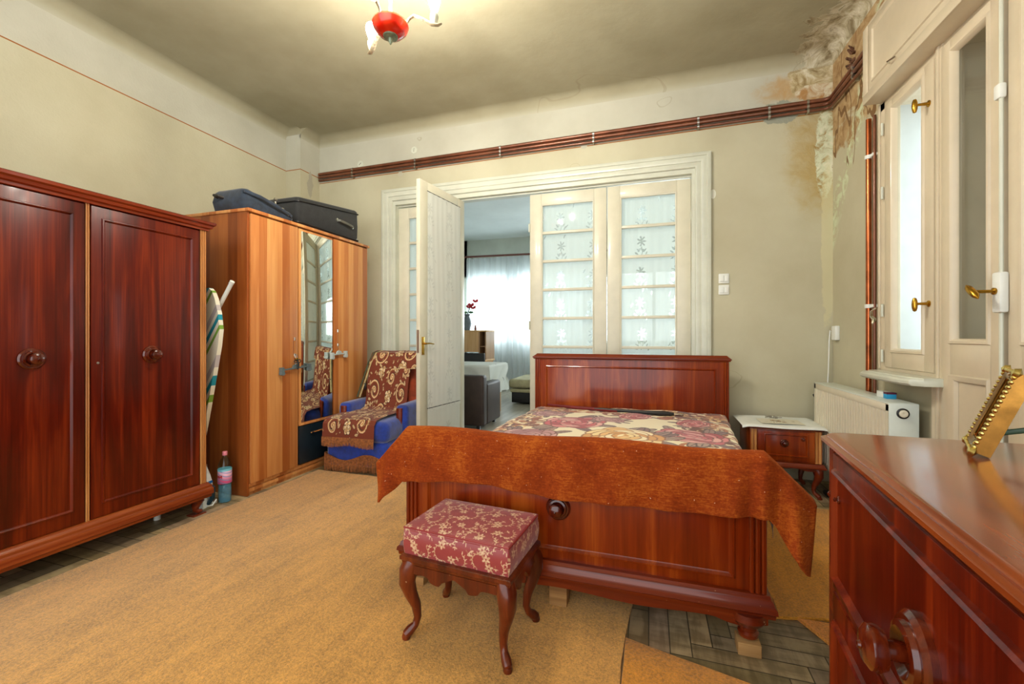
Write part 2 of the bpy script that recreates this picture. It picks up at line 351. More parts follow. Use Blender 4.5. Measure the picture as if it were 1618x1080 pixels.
# lace and glass
def lace_mat(name, tint=(236, 238, 236), tl=.55):
    m = N(name); x = m.n('ShaderNodeAttribute', attribute_name='Col'); t = m.t
    d = m.n('ShaderNodeBsdfDiffuse'); d.inputs[0].default_value = L4(tint); q = m.n('ShaderNodeBsdfTranslucent'); q.inputs[0].default_value = L4(tint)
    k = m.n('ShaderNodeMixShader'); k.inputs[0].default_value = tl; t.links.new(d.outputs[0], k.inputs[1]); t.links.new(q.outputs[0], k.inputs[2])
    tr = m.n('ShaderNodeBsdfTransparent'); k2 = m.n('ShaderNodeMixShader'); t.links.new(x.outputs['Fac'], k2.inputs[0]); t.links.new(tr.outputs[0], k2.inputs[1]); t.links.new(k.outputs[0], k2.inputs[2])
    t.links.new(k2.outputs[0], t.nodes['Material Output'].inputs[0]); return m.m
M['lace'] = lace_mat('white_lace_curtain'); M['sheer'] = lace_mat('sheer_curtain', (226, 232, 236), .34)
def thin_glass(name, gl=.12, tint=(250, 253, 252)):
    m = N(name); t = m.t; tr = m.n('ShaderNodeBsdfTransparent'); tr.inputs[0].default_value = L4(tint); g = m.n('ShaderNodeBsdfGlossy'); g.inputs['Roughness'].default_value = .03
    lw = m.n('ShaderNodeLayerWeight'); lw.inputs[0].default_value = gl; ge = m.n('ShaderNodeNewGeometry'); fr = m.math('MULTIPLY', lw.outputs['Fresnel'], m.math('SUBTRACT', 1, ge.outputs['Backfacing'])); k = m.n('ShaderNodeMixShader'); t.links.new(fr, k.inputs[0]); t.links.new(tr.outputs[0], k.inputs[1]); t.links.new(g.outputs[0], k.inputs[2])
    t.links.new(k.outputs[0], t.nodes['Material Output'].inputs[0]); return m.m
M['glass'] = thin_glass('window_glass', .25)
def lace_raster(seed, w, h, dens, base=.93):
    global rng
    rng = np.random.RandomState(seed); r = Ras(int(w*260), int(h*260), 260, (base*255,)*3); g = (dens*255,)*3
    for col, row in ((.2, .14), (.5, .14)):
        y = row
        while y < h+.1:
            x = col+rng.uniform(-.01, .01); yy = y
            for i in range(7):
                a = PI*2*i/7; r.blob(x+.022*math.cos(a), yy+.03*math.sin(a), .014, g, 1.5, .5, a)
            r.blob(x, yy, .008, g)
            for i in range(5): r.blob(x-.03+.012*i, yy-.07-.006*abs(i-2), .008, g, .6, 1.7)
            r.stroke([(x, yy-.05), (x+.01, yy-.1), (x-.01, yy-.15)], .003, .002, g)
            for sx in (-1, 1):
                for k in range(3): r.blob(x+sx*(.03+.012*k), yy-.08-.03*k, .013, g, 1.5, .45, sx*.9+k*.3)
            y += .28
    for i in range(int(w*h*14)): r.blob(rng.uniform(0, w), rng.uniform(0, h), .012, g, 1.7, .5, rng.uniform(.6, 1.4))
    return r.a
def lin_inv(a):     # opacity values pass through the sRGB conversion of build(): undo it here
    a = a/255; return np.where(a <= .0031308, a*12.92, 1.055*a**(1/2.4)-.055)*255
def leaf(n, label, loc, rot, w, side=1, net=False, density=.45, lace_base=.93, folds=.004, knob=False, hidden_lo=False):
    t = thing('door_%d' % n, label, 'door', loc, rot, kind='structure')
    H0, H1 = .012, 2.525; G0, G1 = .49, 2.42; st = .115
    b = MB(); b.box(0, st, 0, .04, H0, H1, .003); b.box(w-st, w, 0, .04, H0, H1, .003); b.box(st, w-st, 0, .04, G1, H1, .003); b.box(st, w-st, 0, .04, .4, G0, .003); b.box(st, w-st, 0, .04, H0, .12, .003)
    b.box(st, w-st, .012, .028, .12, .4); b.frame(st, w-st, .12, .4, 0, [(0, 0), (.008, .008), (.02, .002), (.026, -.012)])
    b.frame(st, w-st, G0, G1, 0, [(0, 0), (.004, .005), (.012, .002), (.014, -.014)])
    for k in range(1, 7): z = G0+(G1-G0)/7*k; b.box(st, w-st, .004, .036, z-.013, z+.013, .004)
    b.build('leaf_frame', M['white_paint'], t)
    g = MB(); g.box(st-.004, w-st+.004, .018, .022, G0, G1); g.build('glass_panes', M['glass'], t)
    ras = lin_inv(lace_raster(20+n, w-2*st+.04, G1-G0+.04, density, lace_base))
    y0 = .052
    c = MB(); c.grid(lambda u, v: (st-.02+u*(w-2*st+.04), y0+folds*(math.sin(u*46+math.sin(v*5)*1.4)*.5 if folds < .005 else .6*math.sin(u*34+2.2*math.sin(u*9+v*1.3))+.4*math.sin(u*71+v*2)), G0-.02+v*(G1-G0+.04)), 150, 430, ras)
    c.build('lace_curtain', M['net'] if net else M['lace'], t)
    for z in (.35, 1.25, 2.2):
        h = MB(); h.lathe([(.0, -.045), (.008, -.04), (.009, 0), (.008, .04), (0, .045)], (-.004 if side > 0 else w+.004, -.008, z), 'Z', 10); h.build('hinge', M['casing'], t)
    return t
M['net'] = lace_mat('gathered_net_curtain', (232, 234, 228), .3)
t = leaf(1, 'closed glazed double-door leaf at far left behind the armchair', (-2.58, 4.035, 0), 0, .735, density=.2)
t3 = leaf(3, 'closed glazed leaf left of the middle hinge line, behind the headboard', (-1.107, 4.035, 0), 0, .735, density=.55)
t4 = leaf(4, 'closed glazed leaf nearest the light switches', (-.365, 4.035, 0), 0, .716, side=-1, density=.35)
t2 = leaf(2, 'open glazed leaf swung into the room with white net curtain and brass handle', (-1.845, 4.04, 0), math.radians(-97.6), .735, net=True, density=.86, lace_base=.995, folds=.0022)
h = MB(); h.box(.675, .71, .04, .046, .98, 1.14, .002); h.lathe([(0, .04), (.009, .041), (.009, .075), (0, .078)], (.69, 0, 1.08), 'Y', 10); h.tube([(.69, .075, 1.08), (.65, .08, 1.082), (.58, .078, 1.075)], [.007, .007, .005]); h.build('handle', M['brass'], t2)
h = MB(); h.box(.7352, .737, .008, .032, 1.0, 1.2); h.build('lock_plate', M['steel'], t2)
h = MB(); h.tube([(.1, .05, .5), (.64, .05, .5)], .004, 6); h.tube([(.1, .05, 2.44), (.64, .05, 2.44)], .004, 6); h.build('curtain_wire', M['black'], t2)
c = MB(); ras = lin_inv(lace_raster(77, .54, .3, .8, .95)); c.grid(lambda u, v: (.1+u*.54, .05+.002*math.sin(u*40), .1+v*.38), 90, 60, ras); c.build('lower_curtain', M['net'], t2)

# right wall: window, balcony door leaves, frame, shutter box. local x runs towards the camera (-Y), local y into the wall (+X)
def RW(X0, Y0): return lambda x, y, z: (X0+y, Y0-x, z)
fn = RW(1.34, 3.17)
b = MB(); b.box(-.02, .07, 0, .06, .94, 2.55, .004); b.box(.54, .6, -.004, .06, 0, 2.55, .006); b.box(0, 1.45, 0, .06, 2.5, 2.58, .004); b.box(.0, .55, .002, .06, .93, .968); b.box(1.385, 1.45, 0, .06, 0, 2.55, .004); b.box(.0, .025, -.008, 0, .95, 2.55, .003); b.box(.505, .54, .0, .05, 0, .95, .004)
b.box(.56, .58, -.012, 0, 0, 2.55, .004)
b.box(.56, .585, .06, .36, 0, 2.56); b.box(.002, 1.448, .06, .36, 2.53, 2.555); b.box(1.43, 1.448, .06, .36, 0, 2.55); 
t2_ = struct(b.build('trim_2', M['peach_paint'], fn=fn)); b = MB(); b.box(.002, .02, .06, .36, .93, 2.55); b.box(.02, .56, .06, .36, .932, .945); b.box(.545, .56, .065, .36, .945, 2.53); b.build('reveal_lining', plain('white_reveal_paint', (204, 210, 212), .4, var=.02), t2_, fn=fn)
def sash(name, label, x0, x1, z0, z1, gz0, st, X0=1.335, panel=False):
    t = thing(name, label, 'window' if not panel else 'door', kind='structure'); fn = RW(X0, 3.17)
    b = MB(); b.box(x0, x0+st, 0, .045, z0, z1, .004); b.box(x1-st, x1, 0, .045, z0, z1, .004); b.box(x0+st, x1-st, 0, .045, 2.475, z1, .004)
    b.frame(x0+st, x1-st, gz0, 2.475, 0, [(-.004, 0), (0, .008), (.01, .008), (.018, 0), (.022, -.022)])
    if panel:
        b.box(x0+st, x1-st, 0, .045, .97, gz0, .004); b.box(x0+st, x1-st, 0, .045, z0, .15, .004); b.box(x0+st, x1-st, .015, .03, .15, .97)
        b.frame(x0+st, x1-st, .15, .97, 0, [(-.002, 0), (.004, .01), (.018, .004), (.026, .0), (.032, -.014)])
    else: b.box(x0+st, x1-st, 0, .045, z0, gz0, .004)
    b.build('sash_frame' if not panel else 'leaf_frame', M['peach_paint'], t, fn=fn)
    g = MB(); g.box(x0+st, x1-st, .02, .024, gz0, 2.475); g.build('glass', M['glass'], t, fn=fn)
    return t, fn
def knob_handle(t, fn, x, z, dx=-.0):
    k = MB(); k.lathe([(0, 0), (.016, 0), (.016, -.004), (.008, -.008), (.006, -.05), (.006, -.052)], (x, 0, z), 'Y', 14)
    k.lathe([(.0, -.036), (.007, -.032), (.011, -.018), (.0125, 0), (.011, .018), (.007, .032), (0, .036)], (x, -.058, z-.004), 'Z', 14); k.build('knob', M['brass'], t, fn=fn)
w1, fn = sash('window_1', 'narrow casement window beside the vertical copper pipe', .075, .535, .965, 2.515, 1.055, .075)
for z in (1.31, 2.31): knob_handle(w1, fn, .5, z)
k = MB()
for z in (1.03, 1.3, 2.0, 2.38): k.lathe([(0, -.04), (.007, -.036), (.007, .036), (0, .04)], (.068, -.008, z), 'Z', 10)
k.build('hinge', M['casing'], w1, fn=fn)
k = MB(); L = [[(.0+i, -.03, z), (.03+i, -.09+i*.5, z), (.12+i*.5, -.14+i, z), (.54, -.14+i, z), (.59, -.125+i, z), (.62, -.08, z), (.62, .0, z), (.0+i, .0, z)] for i, z in ((.012, .905), (0, .915), (0, .928), (.008, .938), (.03, .94), (.034, .945))]; k.loops(L)
k.build('window_sill', M['casing'], w1, fn=fn)
d5, fn = sash('door_5', 'balcony door leaf next to the casement window, white-painted with brass knob', .6, .975, .02, 2.52, 1.115, .065, 1.33, True)
d6, fn6 = sash('door_6', 'second balcony door leaf at the right edge of the picture', 1.0, 1.38, .02, 2.52, 1.115, .065, 1.33, True)
k = MB(); k.box(.965, 1.01, -.03, 0, 1.24, 1.4, .008); k.build('lock_case', M['white_plastic'], d5, fn=fn)
k = MB(); k.box(.965, 1.0, -.025, 0, 2.08, 2.14, .008); k.build('rod_guide', M['white_plastic'], d5, fn=fn)
k = MB(); k.tube([(.988, -.012, .1), (.988, -.012, 2.5)], .007, 8); k.build('espagnolette_rod', M['casing'], d5, fn=fn)
k = MB(); k.lathe([(0, 0), (.014, 0), (.014, -.008), (.007, -.012), (.007, -.07), (0, -.07)], (.985, -.028, 1.325), 'Y', 14)
k.tube([(.985-.032, -.1, 1.353), (.985-.02, -.1, 1.342), (.985, -.1, 1.325), (.985+.02, -.1, 1.308), (.985+.032, -.1, 1.297)], [.004, .012, .014, .012, .004], 12); k.build('knob', M['brass'], d5, fn=fn)
b = MB(); fn = RW(1.7, 3.17)   # outer sashes of the double window
for x0, x1, z0 in ((0, .56, .94), (.58, 1.0, 0), (1.0, 1.45, 0)):
    b.box(x0, x0+.06, 0, .05, z0, 2.55); b.box(x1-.06, x1, 0, .05, z0, 2.55); b.box(x0, x1, 0, .05, 2.47, 2.55); b.box(x0, x1, 0, .05, z0, max(z0+.08, .1)); 
    if z0 == 0:
        b.box(x0, x1, .02, .03, .1, 1.0)
        for k in range(27): b.box(x0+.05, x1-.05, .056, .066, 1.0+k*.056, 1.0+k*.056+.052, .004)
o = struct(b.build('window_2', M['peach_paint'], fn=fn), 'outer sashes of the double window seen through the inner glass', 'window')
b = MB(); b.box(0, 2.2, .0, .128, 2.547, 2.56); b.box(0, 2.2, .0, .016, 2.56, 3.0, .003); b.box(0, .016, .016, .128, 2.56, 3.0); b.box(0, 2.2, .0, .128, 3.0, 3.015, .003)
b.box(-.004, 2.2, -.01, .0, 2.545, 2.6, .004); b.box(-.004, .05, -.008, .0, 2.6, 3.0, .003)
for x0, x1 in ((.09, 1.0), (1.1, 2.05)): b.frame(x0, x1, 2.64, 2.96, 0, [(0, 0), (.004, .008), (.014, .008), (.02, .0), (.026, -.004)])
struct(b.build('trim_3', M['peach_paint'], fn=RW(1.25, 3.128)), 'cream shutter box above the window', 'shutter box')
b = MB(); b.tube([(.3, -.008, 2.625), (.33, -.03, 2.62), (.36, -.008, 2.625)], .005, 8); b.build('latch', M['chrome'], bpy.data.objects['trim_3'], fn=RW(1.25, 3.128))

# heating pipes, clips
def pipe(pts, r, label, name='copper_pipe', mat='copper_red', group=None):
    P_ = []; pts = [Vector(p) for p in pts]
    for i, p in enumerate(pts):
        if 0 < i < len(pts)-1:
            a = (pts[i-1]-p).normalized()*.05; c = (pts[i+1]-p).normalized()*.05
            for k in range(5): t = k/4; P_.append(tuple(p+a*(1-t)**2+c*t**2))
        else: P_.append(tuple(p))
    b = MB(); b.tube(P_, r, 12); return tag(b.build(name, M[mat], ang=60), label, 'pipe', group)
for z, r, dy, lab in ((2.972, .016, 0, 'upper of the three copper pipes running along the back wall'), (2.937, .016, 0, 'middle of the three copper pipes running along the back wall'), (2.902, .011, -.002, 'lowest and thinnest of the three copper pipes along the back wall')):
    pipe([(-3.555, 3.94-dy, z), (1.35, 3.94-dy, z+.027), (1.35, 3.14, z+.03+(z-2.937)*.5)], r, lab)
pipe([(1.353, 3.33, .62), (1.353, 3.33, 2.545)], .0155, 'thick bright copper riser pipe beside the window, under the shutter box', mat='copper')
pipe([(1.362, 3.275, .62), (1.362, 3.275, 2.545)], .009, 'thin dull pipe between the copper riser and the window frame')
for i, px_ in enumerate((-3.1, -2.32, -1.38, -.48, .4, .93, 1.2)):
    b = MB(); s = .0055*(px_+3.55)
    for z in (2.972, 2.937, 2.902): b.lathe([(.0185, -.008), (.0205, -.008), (.0205, .008), (.0185, .008)], (px_, 3.94, z+s), 'X', 14)
    b.box(px_-.008, px_+.008, 3.955, 3.97, 2.885+s, 2.99+s)
    tag(b.build('pipe_clip', M['steel']), ['metal triple pipe clip nearest the left corner', 'metal triple pipe clip above the left end of the door casing', 'metal triple pipe clip above the open doorway', 'metal triple pipe clip above the middle of the door casing', 'metal triple pipe clip above the right end of the door casing', 'metal triple pipe clip in the grey cement patch', 'metal triple pipe clip nearest the damp corner'][i], 'pipe clip', 'clips on the copper pipes')
b = MB()
for z in (2.99, 2.955, 2.925): b.lathe([(.0185, -.008), (.0205, -.008), (.0205, .008), (.0185, .008)], (1.35, 3.52, z+.01), 'Y', 14)
b.box(1.355, 1.38, 3.512, 3.528, 2.9, 3.02); tag(b.build('pipe_clip', M['steel']), 'metal triple pipe clip on the peeling wall between corner and shutter box', 'pipe clip', 'clips on the copper pipes')
for z, lab in ((2.3, 'white plastic clip on the copper riser just below the shutter box'), (1.34, 'white plastic clip on the copper riser at casement knob height')):
    b = MB(); b.lathe([(.016, -.012), (.021, -.012), (.021, .012), (.016, .012)], (1.353, 3.33, z), 'Z', 14); b.box(1.35, 1.38, 3.27, 3.35, z-.01, z+.01, .003)
    tag(b.build('pipe_clip', M['white_plastic']), lab, 'pipe clip')
# round junction-box lids, nail
for x, z, lab in ((-3.02, 3.035, 'round white junction cover with slot, nearer the left corner'), (-2.35, 3.1, 'round white junction cover with slot, above the open door leaf')):
    t = thing('junction_cover', lab, 'junction cover', (x, 3.97, z)); b = MB(); b.lathe([(0, 0), (.036, 0), (.038, -.004), (.034, -.008), (0, -.009)], (0, 0, 0), 'Y', 24); b.build('lid', M['casing'], t)
    b = MB(); a = .7 if x < -3 else 1.5; b.tube([(-.018*math.cos(a), -.0095, -.018*math.sin(a)), (.018*math.cos(a), -.0095, .018*math.sin(a))], .002, 6); b.build('slot', M['hole'], t)
# switches
for z, lab in ((1.63, 'upper of the two white double light switches'), (1.535, 'lower of the two white double light switches')):
    t = thing('light_switch', lab, 'light switch', (.602, 3.97, z), 0, 'light switches')
    b = MB(); b.box(-.041, .041, -.012, 0, -.041, .041, .006); b.build('plate', M['white_plastic'], t)
    for s in (-1, 1): b = MB(); b.box(s*.016-.0145, s*.016+.0145, -.02, -.01, -.026, .026, .003); b.build('rocker', M['white_plastic'], t)
t = thing('wall_socket', 'white surface socket with white cable hanging in the right corner', 'socket', (1.38, 3.88, 1.17)); b = MB(); b.box(-.03, 0, -.04, .04, -.055, .055, .006); b.build('housing', M['white_plastic'], t)
b = MB(); b.tube([(-.02, .03, 0), (-.03, .055, .02), (-.035, .06, -.06), (-.04, .062, -.3), (-.045, .064, -.42)], .005, 8); b.build('cable', M['white_plastic'], t)
b = MB(); b.lathe([(0, 0), (.006, 0), (.004, .02), (.007, .024), (0, .026)], (-3.77, 1.9, 2.115), 'X', 10); tag(b.build('nail', M['hole']), 'dark nail in the left wall above the dark wardrobe', 'nail')
# dark torn hole with old cable stub near the corner
b = MB()
for k in range(7):
    a = k*.9; b.tube([(1.38, 3.62+.03*math.cos(a), 3.12+.05*math.sin(a)), (1.355, 3.62+.05*math.cos(a+.4), 3.12+.07*math.sin(a+.4)), (1.35, 3.62+.02*math.cos(a), 3.12+.09*math.sin(a))], [.012, .008, .003], 6)
tag(b.build('wall_bracket_stub', plain('rusty_plaster', (96, 66, 48), .9, var=.4, ns=60)), 'torn dark plaster stub sticking out above the pipes near the damp corner', 'plaster stub')

# ---- the far room
M['far_wall'] = plain('far_room_wall', (206, 210, 200), .8, var=.05, ns=1.5); M['far_ceiling'] = plain('far_room_ceiling', (214, 220, 220), .85, var=.03, ns=1.2)
b = MB(); m = N('far_floor_wood'); P = m.pos(); q = m.noise(m.map(P, (12, 1.2, 1)), 1, 4); c = m.ramp(q, [(.3, (128, 120, 104)), (.7, (176, 168, 152))]); b.box(-4.2, 1.6, 4.07, 9.3, -.05, -.001); o = struct(b.build('floor', m.fin(c, .35))); o.name = 'floor_far'
b = MB(); b.box(-4.2, 1.6, 4.14, 9.3, 3.34, 3.45); o = struct(b.build('ceiling', M['far_ceiling'])); o.name = 'ceiling_far'
b = MB(); b.box(-4.2, -4.0, 9.1, 9.3, 0, 3.4); b.box(-4.2, 1.6, 9.1, 9.3, 0, .98); b.box(-4.2, 1.6, 9.1, 9.3, 2.5, 3.4); b.box(-1.2, -.8, 9.1, 9.3, .98, 2.5); b.box(1.0, 1.6, 9.1, 9.3, .98, 2.5); b.box(-2.98, -2.86, 9.1, 9.3, .98, 2.5); struct(b.build('wall_far_back', M['far_wall']))
b = MB(); b.box(-4.35, -4.1, 4.1, 9.3, 0, 3.4); struct(b.build('wall_far_left', M['far_wall']))
b = MB(); b.box(1.5, 1.7, 4.1, 9.3, 0, 3.4); struct(b.build('wall_far_right', M['far_wall']))
for n, x0, x1, lab in ((3, -4.0, -2.98, 'left bright window of the far room behind the sheer curtain'), (4, -2.86, -1.2, 'right bright window of the far room behind the sheer curtain'), (5, -.8, 1.0, 'added far room window that brightens the lace of the closed leaves')):  # last window is added to let more light onto the lace and far ceiling
    t = thing('window_%d' % n, lab, 'window', ((x0+x1)/2, 9.15, .98), kind='structure'); hw = (x1-x0)/2
    b = MB(); b.box(-hw, -hw+.07, 0, .06, 0, 1.52); b.box(hw-.07, hw, 0, .06, 0, 1.52); b.box(-hw, hw, 0, .06, 0, .07); b.box(-hw, hw, 0, .06, 1.45, 1.52); b.box(-.03, .03, 0, .06, 0, 1.52)
    b.build('window_frame', M['casing'], t); g = MB(); g.box(-hw+.07, hw-.07, .03, .034, .07, 1.45); g.build('glass', M['glass'], t)
# ================================================================ FURNITURE
def fluted(b, x0, x1, z0, z1, y, n=3, M_=None):
    w_ = (x1-x0)/n
    for i in range(n): b.tube([(x0+w_*(i+.5), y, z0), (x0+w_*(i+.5), y, z1)], w_*.46, 10)
def big_knob(b, x, y, z, s=1):
    b.lathe([(0, .004), (.05*s, .004), (.05*s, -.008*s), (.044*s, -.014*s), (.038*s, -.014*s), (.036*s, -.02*s), (.029*s, -.022*s), (.02*s, -.014*s), (.012*s, -.014*s), (.011*s, -.034*s), (.024*s, -.038*s), (.0275*s, -.046*s), (.026*s, -.054*s), (.018*s, -.06*s), (.005*s, -.062*s), (.004*s, -.065*s), (0, -.066*s)], (x, y, z), 'Y', 32)
def cabriole(b, x, y, z1, sx, sy, h=None, s=1, cap=None):      # bulges outwards (sx, sy) and ends in a small scroll foot at z=0
    h = h or z1; P_ = []; R_ = []
    for t, o, r in ((0, 0, .034), (.12, .012, .036), (.28, .016, .031), (.45, .006, .024), (.62, -.008, .0185), (.78, -.012, .0145), (.88, -.006, .014), (.94, .008, .018), (.985, .018, .017), (1, .02, .012)):
        P_.append((x+sx*o*s, y+sy*o*s, z1-h*t)); R_.append(r*s)
    b.tube(P_, R_, 12, up=(sx or .01, sy or .01, 0))
CORN = [(0, 0), (.006, .002), (.008, .014), (.02, .02), (.024, .034), (.034, .042), (.036, .055), (.03, .06), (.0, .062)]

# ---- dark wardrobe (front faces +X); local x = +Y, local y = into the wall
wd = thing('wardrobe', 'dark glossy mahogany wardrobe with round knobs and curved feet, at the left edge', 'wardrobe', (-2.735, .38, 0), PI/2)
W, D = 1.66, .6; ZB, ZT = .2, 1.825
b = MB(); b.box(0, .02, .004, D, ZB-.02, ZT); b.box(W-.02, W, .004, D, ZB-.02, ZT); b.box(0, W, D-.015, D, ZB, ZT); b.box(0, W, .02, D, ZT-.02, ZT); b.box(0, W, .02, D, ZB-.02, ZB); b.box(.02, W-.02, .02, .035, ZB, ZT)
b.build('carcass', M['mah'], wd)
b = MB(); b.cornice(-.0, W, -.005, D, [(o, ZT+z) for o, z in CORN]); b.build('cornice', wood('mahogany_cornice', [(92, 24, 8), (122, 42, 14), (146, 58, 22)], 'X', .25, .5), wd)
b = MB(); b.cornice(0, W, -.004, D, [(0, .2), (.004, .198), (.01, .185), (.018, .18), (.018, .168), (.024, .16), (.026, .125), (.018, .12), (.016, .105), (0, .1)]); 
b.build('plinth', M['mahx'], wd)
for i, (x0, x1) in enumerate(((.03, .6), (.62, 1.03), (1.052, W-.045))):
    dr = MB(); dr.box(x0+.002, x1-.002, -.001, .019, ZB+.003, ZT-.004, .002)
    dr.frame(x0+.045, x1-.045, ZB+.07, ZT-.06, -.001, [(0, 0), (.003, .007), (.008, .009), (.013, .004), (.016, -.001)])
    o = dr.build('door', M['mah'], wd)
    k = MB(); kx = {0: .3, 1: .83, 2: 1.335}[i]; big_knob(k, kx, -.001, 1.042); k.build('knob', M['knob'], o)
    if i == 2: k = MB(); k.lathe([(0, 0), (.006, 0), (.006, -.003), (.003, -.0035), (.003, -.001), (0, -.001)], (x0+.03, -.001, 1.008), 'Y', 12); k.build('keyhole', M['steel'], o)
for x0, x1 in ((.602, .618), (1.032, 1.05), (W-.043, W-.004), (.002, .028)):
    b = MB(); fluted(b, x0, x1, ZB, ZT, .003, 2 if x1-x0 < .03 else 3); b.build('fluted_strip', M['gold_wood'], wd)
for x, y, sx, sy in ((.05, .04, -1, -1), (W-.05, .04, 1, -1), (.05, D-.05, -1, 1), (W-.05, D-.05, 1, 1)):
    b = MB(); z1 = .118; P_ = [(x, y, z1), (x+sx*.012, y+sy*.012, .085), (x+sx*.004, y+sy*.004, .055), (x+sx*.004, y+sy*.004, .032), (x+sx*.016, y+sy*.016, .02), (x+sx*.028, y+sy*.028, .026)]
    b.tube(P_, [.038, .036, .024, .018, .014, .009], 12); b.box(x-.03, x+.05*(1 if sx > 0 else .6), y-.035, y+.03, 0, .008); b.build('foot', M['bedx'], wd)

# ---- light wardrobe with mirror
M['alder'] = None
def laminate(name, cols, pitch):
    m = N(name); v = m.obj(); x, y, z = m.xyz(v); st = m.math('FLOOR', m.math('DIVIDE', m.math('ADD', x, m.math('MULTIPLY', y, 1.0)), pitch))
    wn = m.n('ShaderNodeTexWhiteNoise', noise_dimensions='1D'); m.put(wn.inputs['W'], st)
    cmb = m.n('ShaderNodeCombineXYZ'); m.put(cmb.inputs[2], m.math('MULTIPLY', wn.outputs[0], 7))
    vv = m.n('ShaderNodeVectorMath', operation='ADD'); m.put(vv.inputs[0], v); m.put(vv.inputs[1], cmb.outputs[0])
    g = m.noise(m.map(vv.outputs[0], (24, 24, 1.3)), 1, 5, .55, .6)
    f = m.math('ADD', m.math('MULTIPLY', g, .5), m.math('MULTIPLY', wn.outputs[0], .36)); c = m.ramp(f, [(.25, cols[0]), (.45, cols[1]), (.65, cols[2])]); return m.fin(c, .38, coat=.15)
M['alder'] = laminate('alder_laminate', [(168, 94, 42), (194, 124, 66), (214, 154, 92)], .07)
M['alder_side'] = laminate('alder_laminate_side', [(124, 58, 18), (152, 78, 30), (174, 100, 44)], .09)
lw_ = thing('wardrobe', 'light brown three-door wardrobe with mirror door and striped laminate', 'wardrobe', (-2.735, 2.33, 0), PI/2)
W, D = 1.37, .62; ZT = 2.04
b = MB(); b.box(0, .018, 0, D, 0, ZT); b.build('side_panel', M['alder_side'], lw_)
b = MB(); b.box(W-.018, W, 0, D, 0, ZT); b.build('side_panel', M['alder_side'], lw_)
b = MB(); b.box(.018, W-.018, D-.01, D, .08, ZT); b.box(.018, W-.018, .02, D-.01, .08, .1); b.box(.45, .465, .0, D-.01, .1, ZT); b.box(.852, .867, .0, D-.01, .1, ZT); b.build('carcass', M['alder'], lw_)
b = MB(); b.box(-.008, W+.012, -.022, D, ZT, ZT+.024, .004); b.build('top_panel', M['alder'], lw_)
b = MB(); b.box(.018, W-.018, .012, .03, 0, .085); b.box(.018, W-.018, -.002, .012, .062, .085, .002); b.box(.018, W-.018, .004, .012, .02, .05, .002); b.build('plinth', M['alder'], lw_)
def bar_handle(par, x, z, horiz=False):
    b = MB(); q = .064
    if horiz: b.tube([(x-q-.014, -.028, z), (x+q+.014, -.028, z)], .0055, 10)
    else: b.tube([(x, -.028, z-q), (x, -.028, z+q)], .0055, 10)
    h = b.build('handle', M['gold_wood'], par)
    for s in (-1, 1):
        b = MB(); px_, pz = (x+s*q, z) if horiz else (x, z+s*q)
        b.tube([(px_, -.0, pz), (px_, -.03, pz)], .005, 8)
        b.tube([(px_-(.012 if horiz else 0), -.028, pz-(0 if horiz else .012)), (px_+(.012 if horiz else 0), -.028, pz+(0 if horiz else .012))], .0068, 10); b.build('handle_post', M['chrome'], h)
b = MB(); b.box(.02, .448, -.016, .001, .088, ZT-.012, .0015); o = b.build('door', M['alder'], lw_); bar_handle(o, .405, 1.06)
b = MB(); b.box(.87, W-.02, -.016, .001, .088, ZT-.012, .0015); o = b.build('door', M['alder'], lw_); bar_handle(o, .905, 1.13)
b = MB(); b.box(.466, .85, -.012, .001, .43, ZT-.012, .0015); b.box(.466, .85, -.02, .0, .412, .43, .002); o = b.build('door', M['alder'], lw_); o['label'] = 'door carrying the tall mirror'
mr = N('mirror_silver'); b = MB(); b.box(.484, .847, -.0165, -.012, .436, ZT-.03, .001); b.build('mirror', mr.fin((232, 238, 232), .012, 1), o)
b = MB(); b.box(.468, .848, -.014, .003, .095, .405, .0015); o = b.build('drawer', plain('dark_blue_black_laminate', (22, 34, 42), .35, var=.1), lw_); o['label'] = 'dark blue-black bottom drawer'; bar_handle(o, .66, .335, True)

# ---- hangers and padlock on the wardrobe handles
def hanger(name, label, loc, mat, tilt, hw, drop):
    t = thing(name, label, 'hanger', loc, PI/2); R_ = Matrix.Rotation(tilt, 4, 'Y')
    b = MB(); b.tube([(0, .0, 0), (.006, 0, .012), (.0, 0, .02), (-.012, 0, .014), (-.012, .0, .0), (0, -.004, -.018), (0, -.004, -drop)], .0022, 8); b.build('hook', M['chrome'], t)
    mt = Matrix.Translation((0, -.004, -drop)) @ R_
    b = MB(); b.box(-hw, hw, -.006, .006, -.026, -.014, .003, M=mt); pts = [(.034*math.cos(a), -.016+.028*math.sin(a)) for a in [PI*i/10 for i in range(11)]]; b.prism(pts, -.006, .006, 'XZ', mt); b.build('bar', mat, t)
    for s in (-1, 1):
        b = MB(); x = s*(hw-.012); b.prism([(x-.012, .0), (x+.014, .0), (x+.012, -.02), (x+.018, -.05), (x+.004, -.062), (x-.016, -.054), (x-.01, -.024)], -.014, .014, 'XZ', mt); b.build('clip', mat, t)
M['hg_grey'] = plain('grey_hanger_plastic', (92, 106, 110), .45); M['hg_pale'] = plain('pale_hanger_plastic', (176, 186, 186), .45)
hanger('clip_hanger', 'dark grey clip hanger on the left door handle, longer of the two', (-2.7, 2.735, .985), M['hg_grey'], math.radians(-3), .15, .075)
hanger('clip_hanger', 'pale grey clip hanger on the right door handle beside the mirror', (-2.7, 3.235, 1.052), M['hg_pale'], math.radians(-3), .1, .05)
t = thing('padlock', 'small brass padlock with black ties at the left door handle', 'padlock', (-2.69, 2.735, .99), PI/2)
b = MB(); b.box(-.014, .014, -.008, .008, -.045, -.018, .003); b.build('body', M['brass'], t)
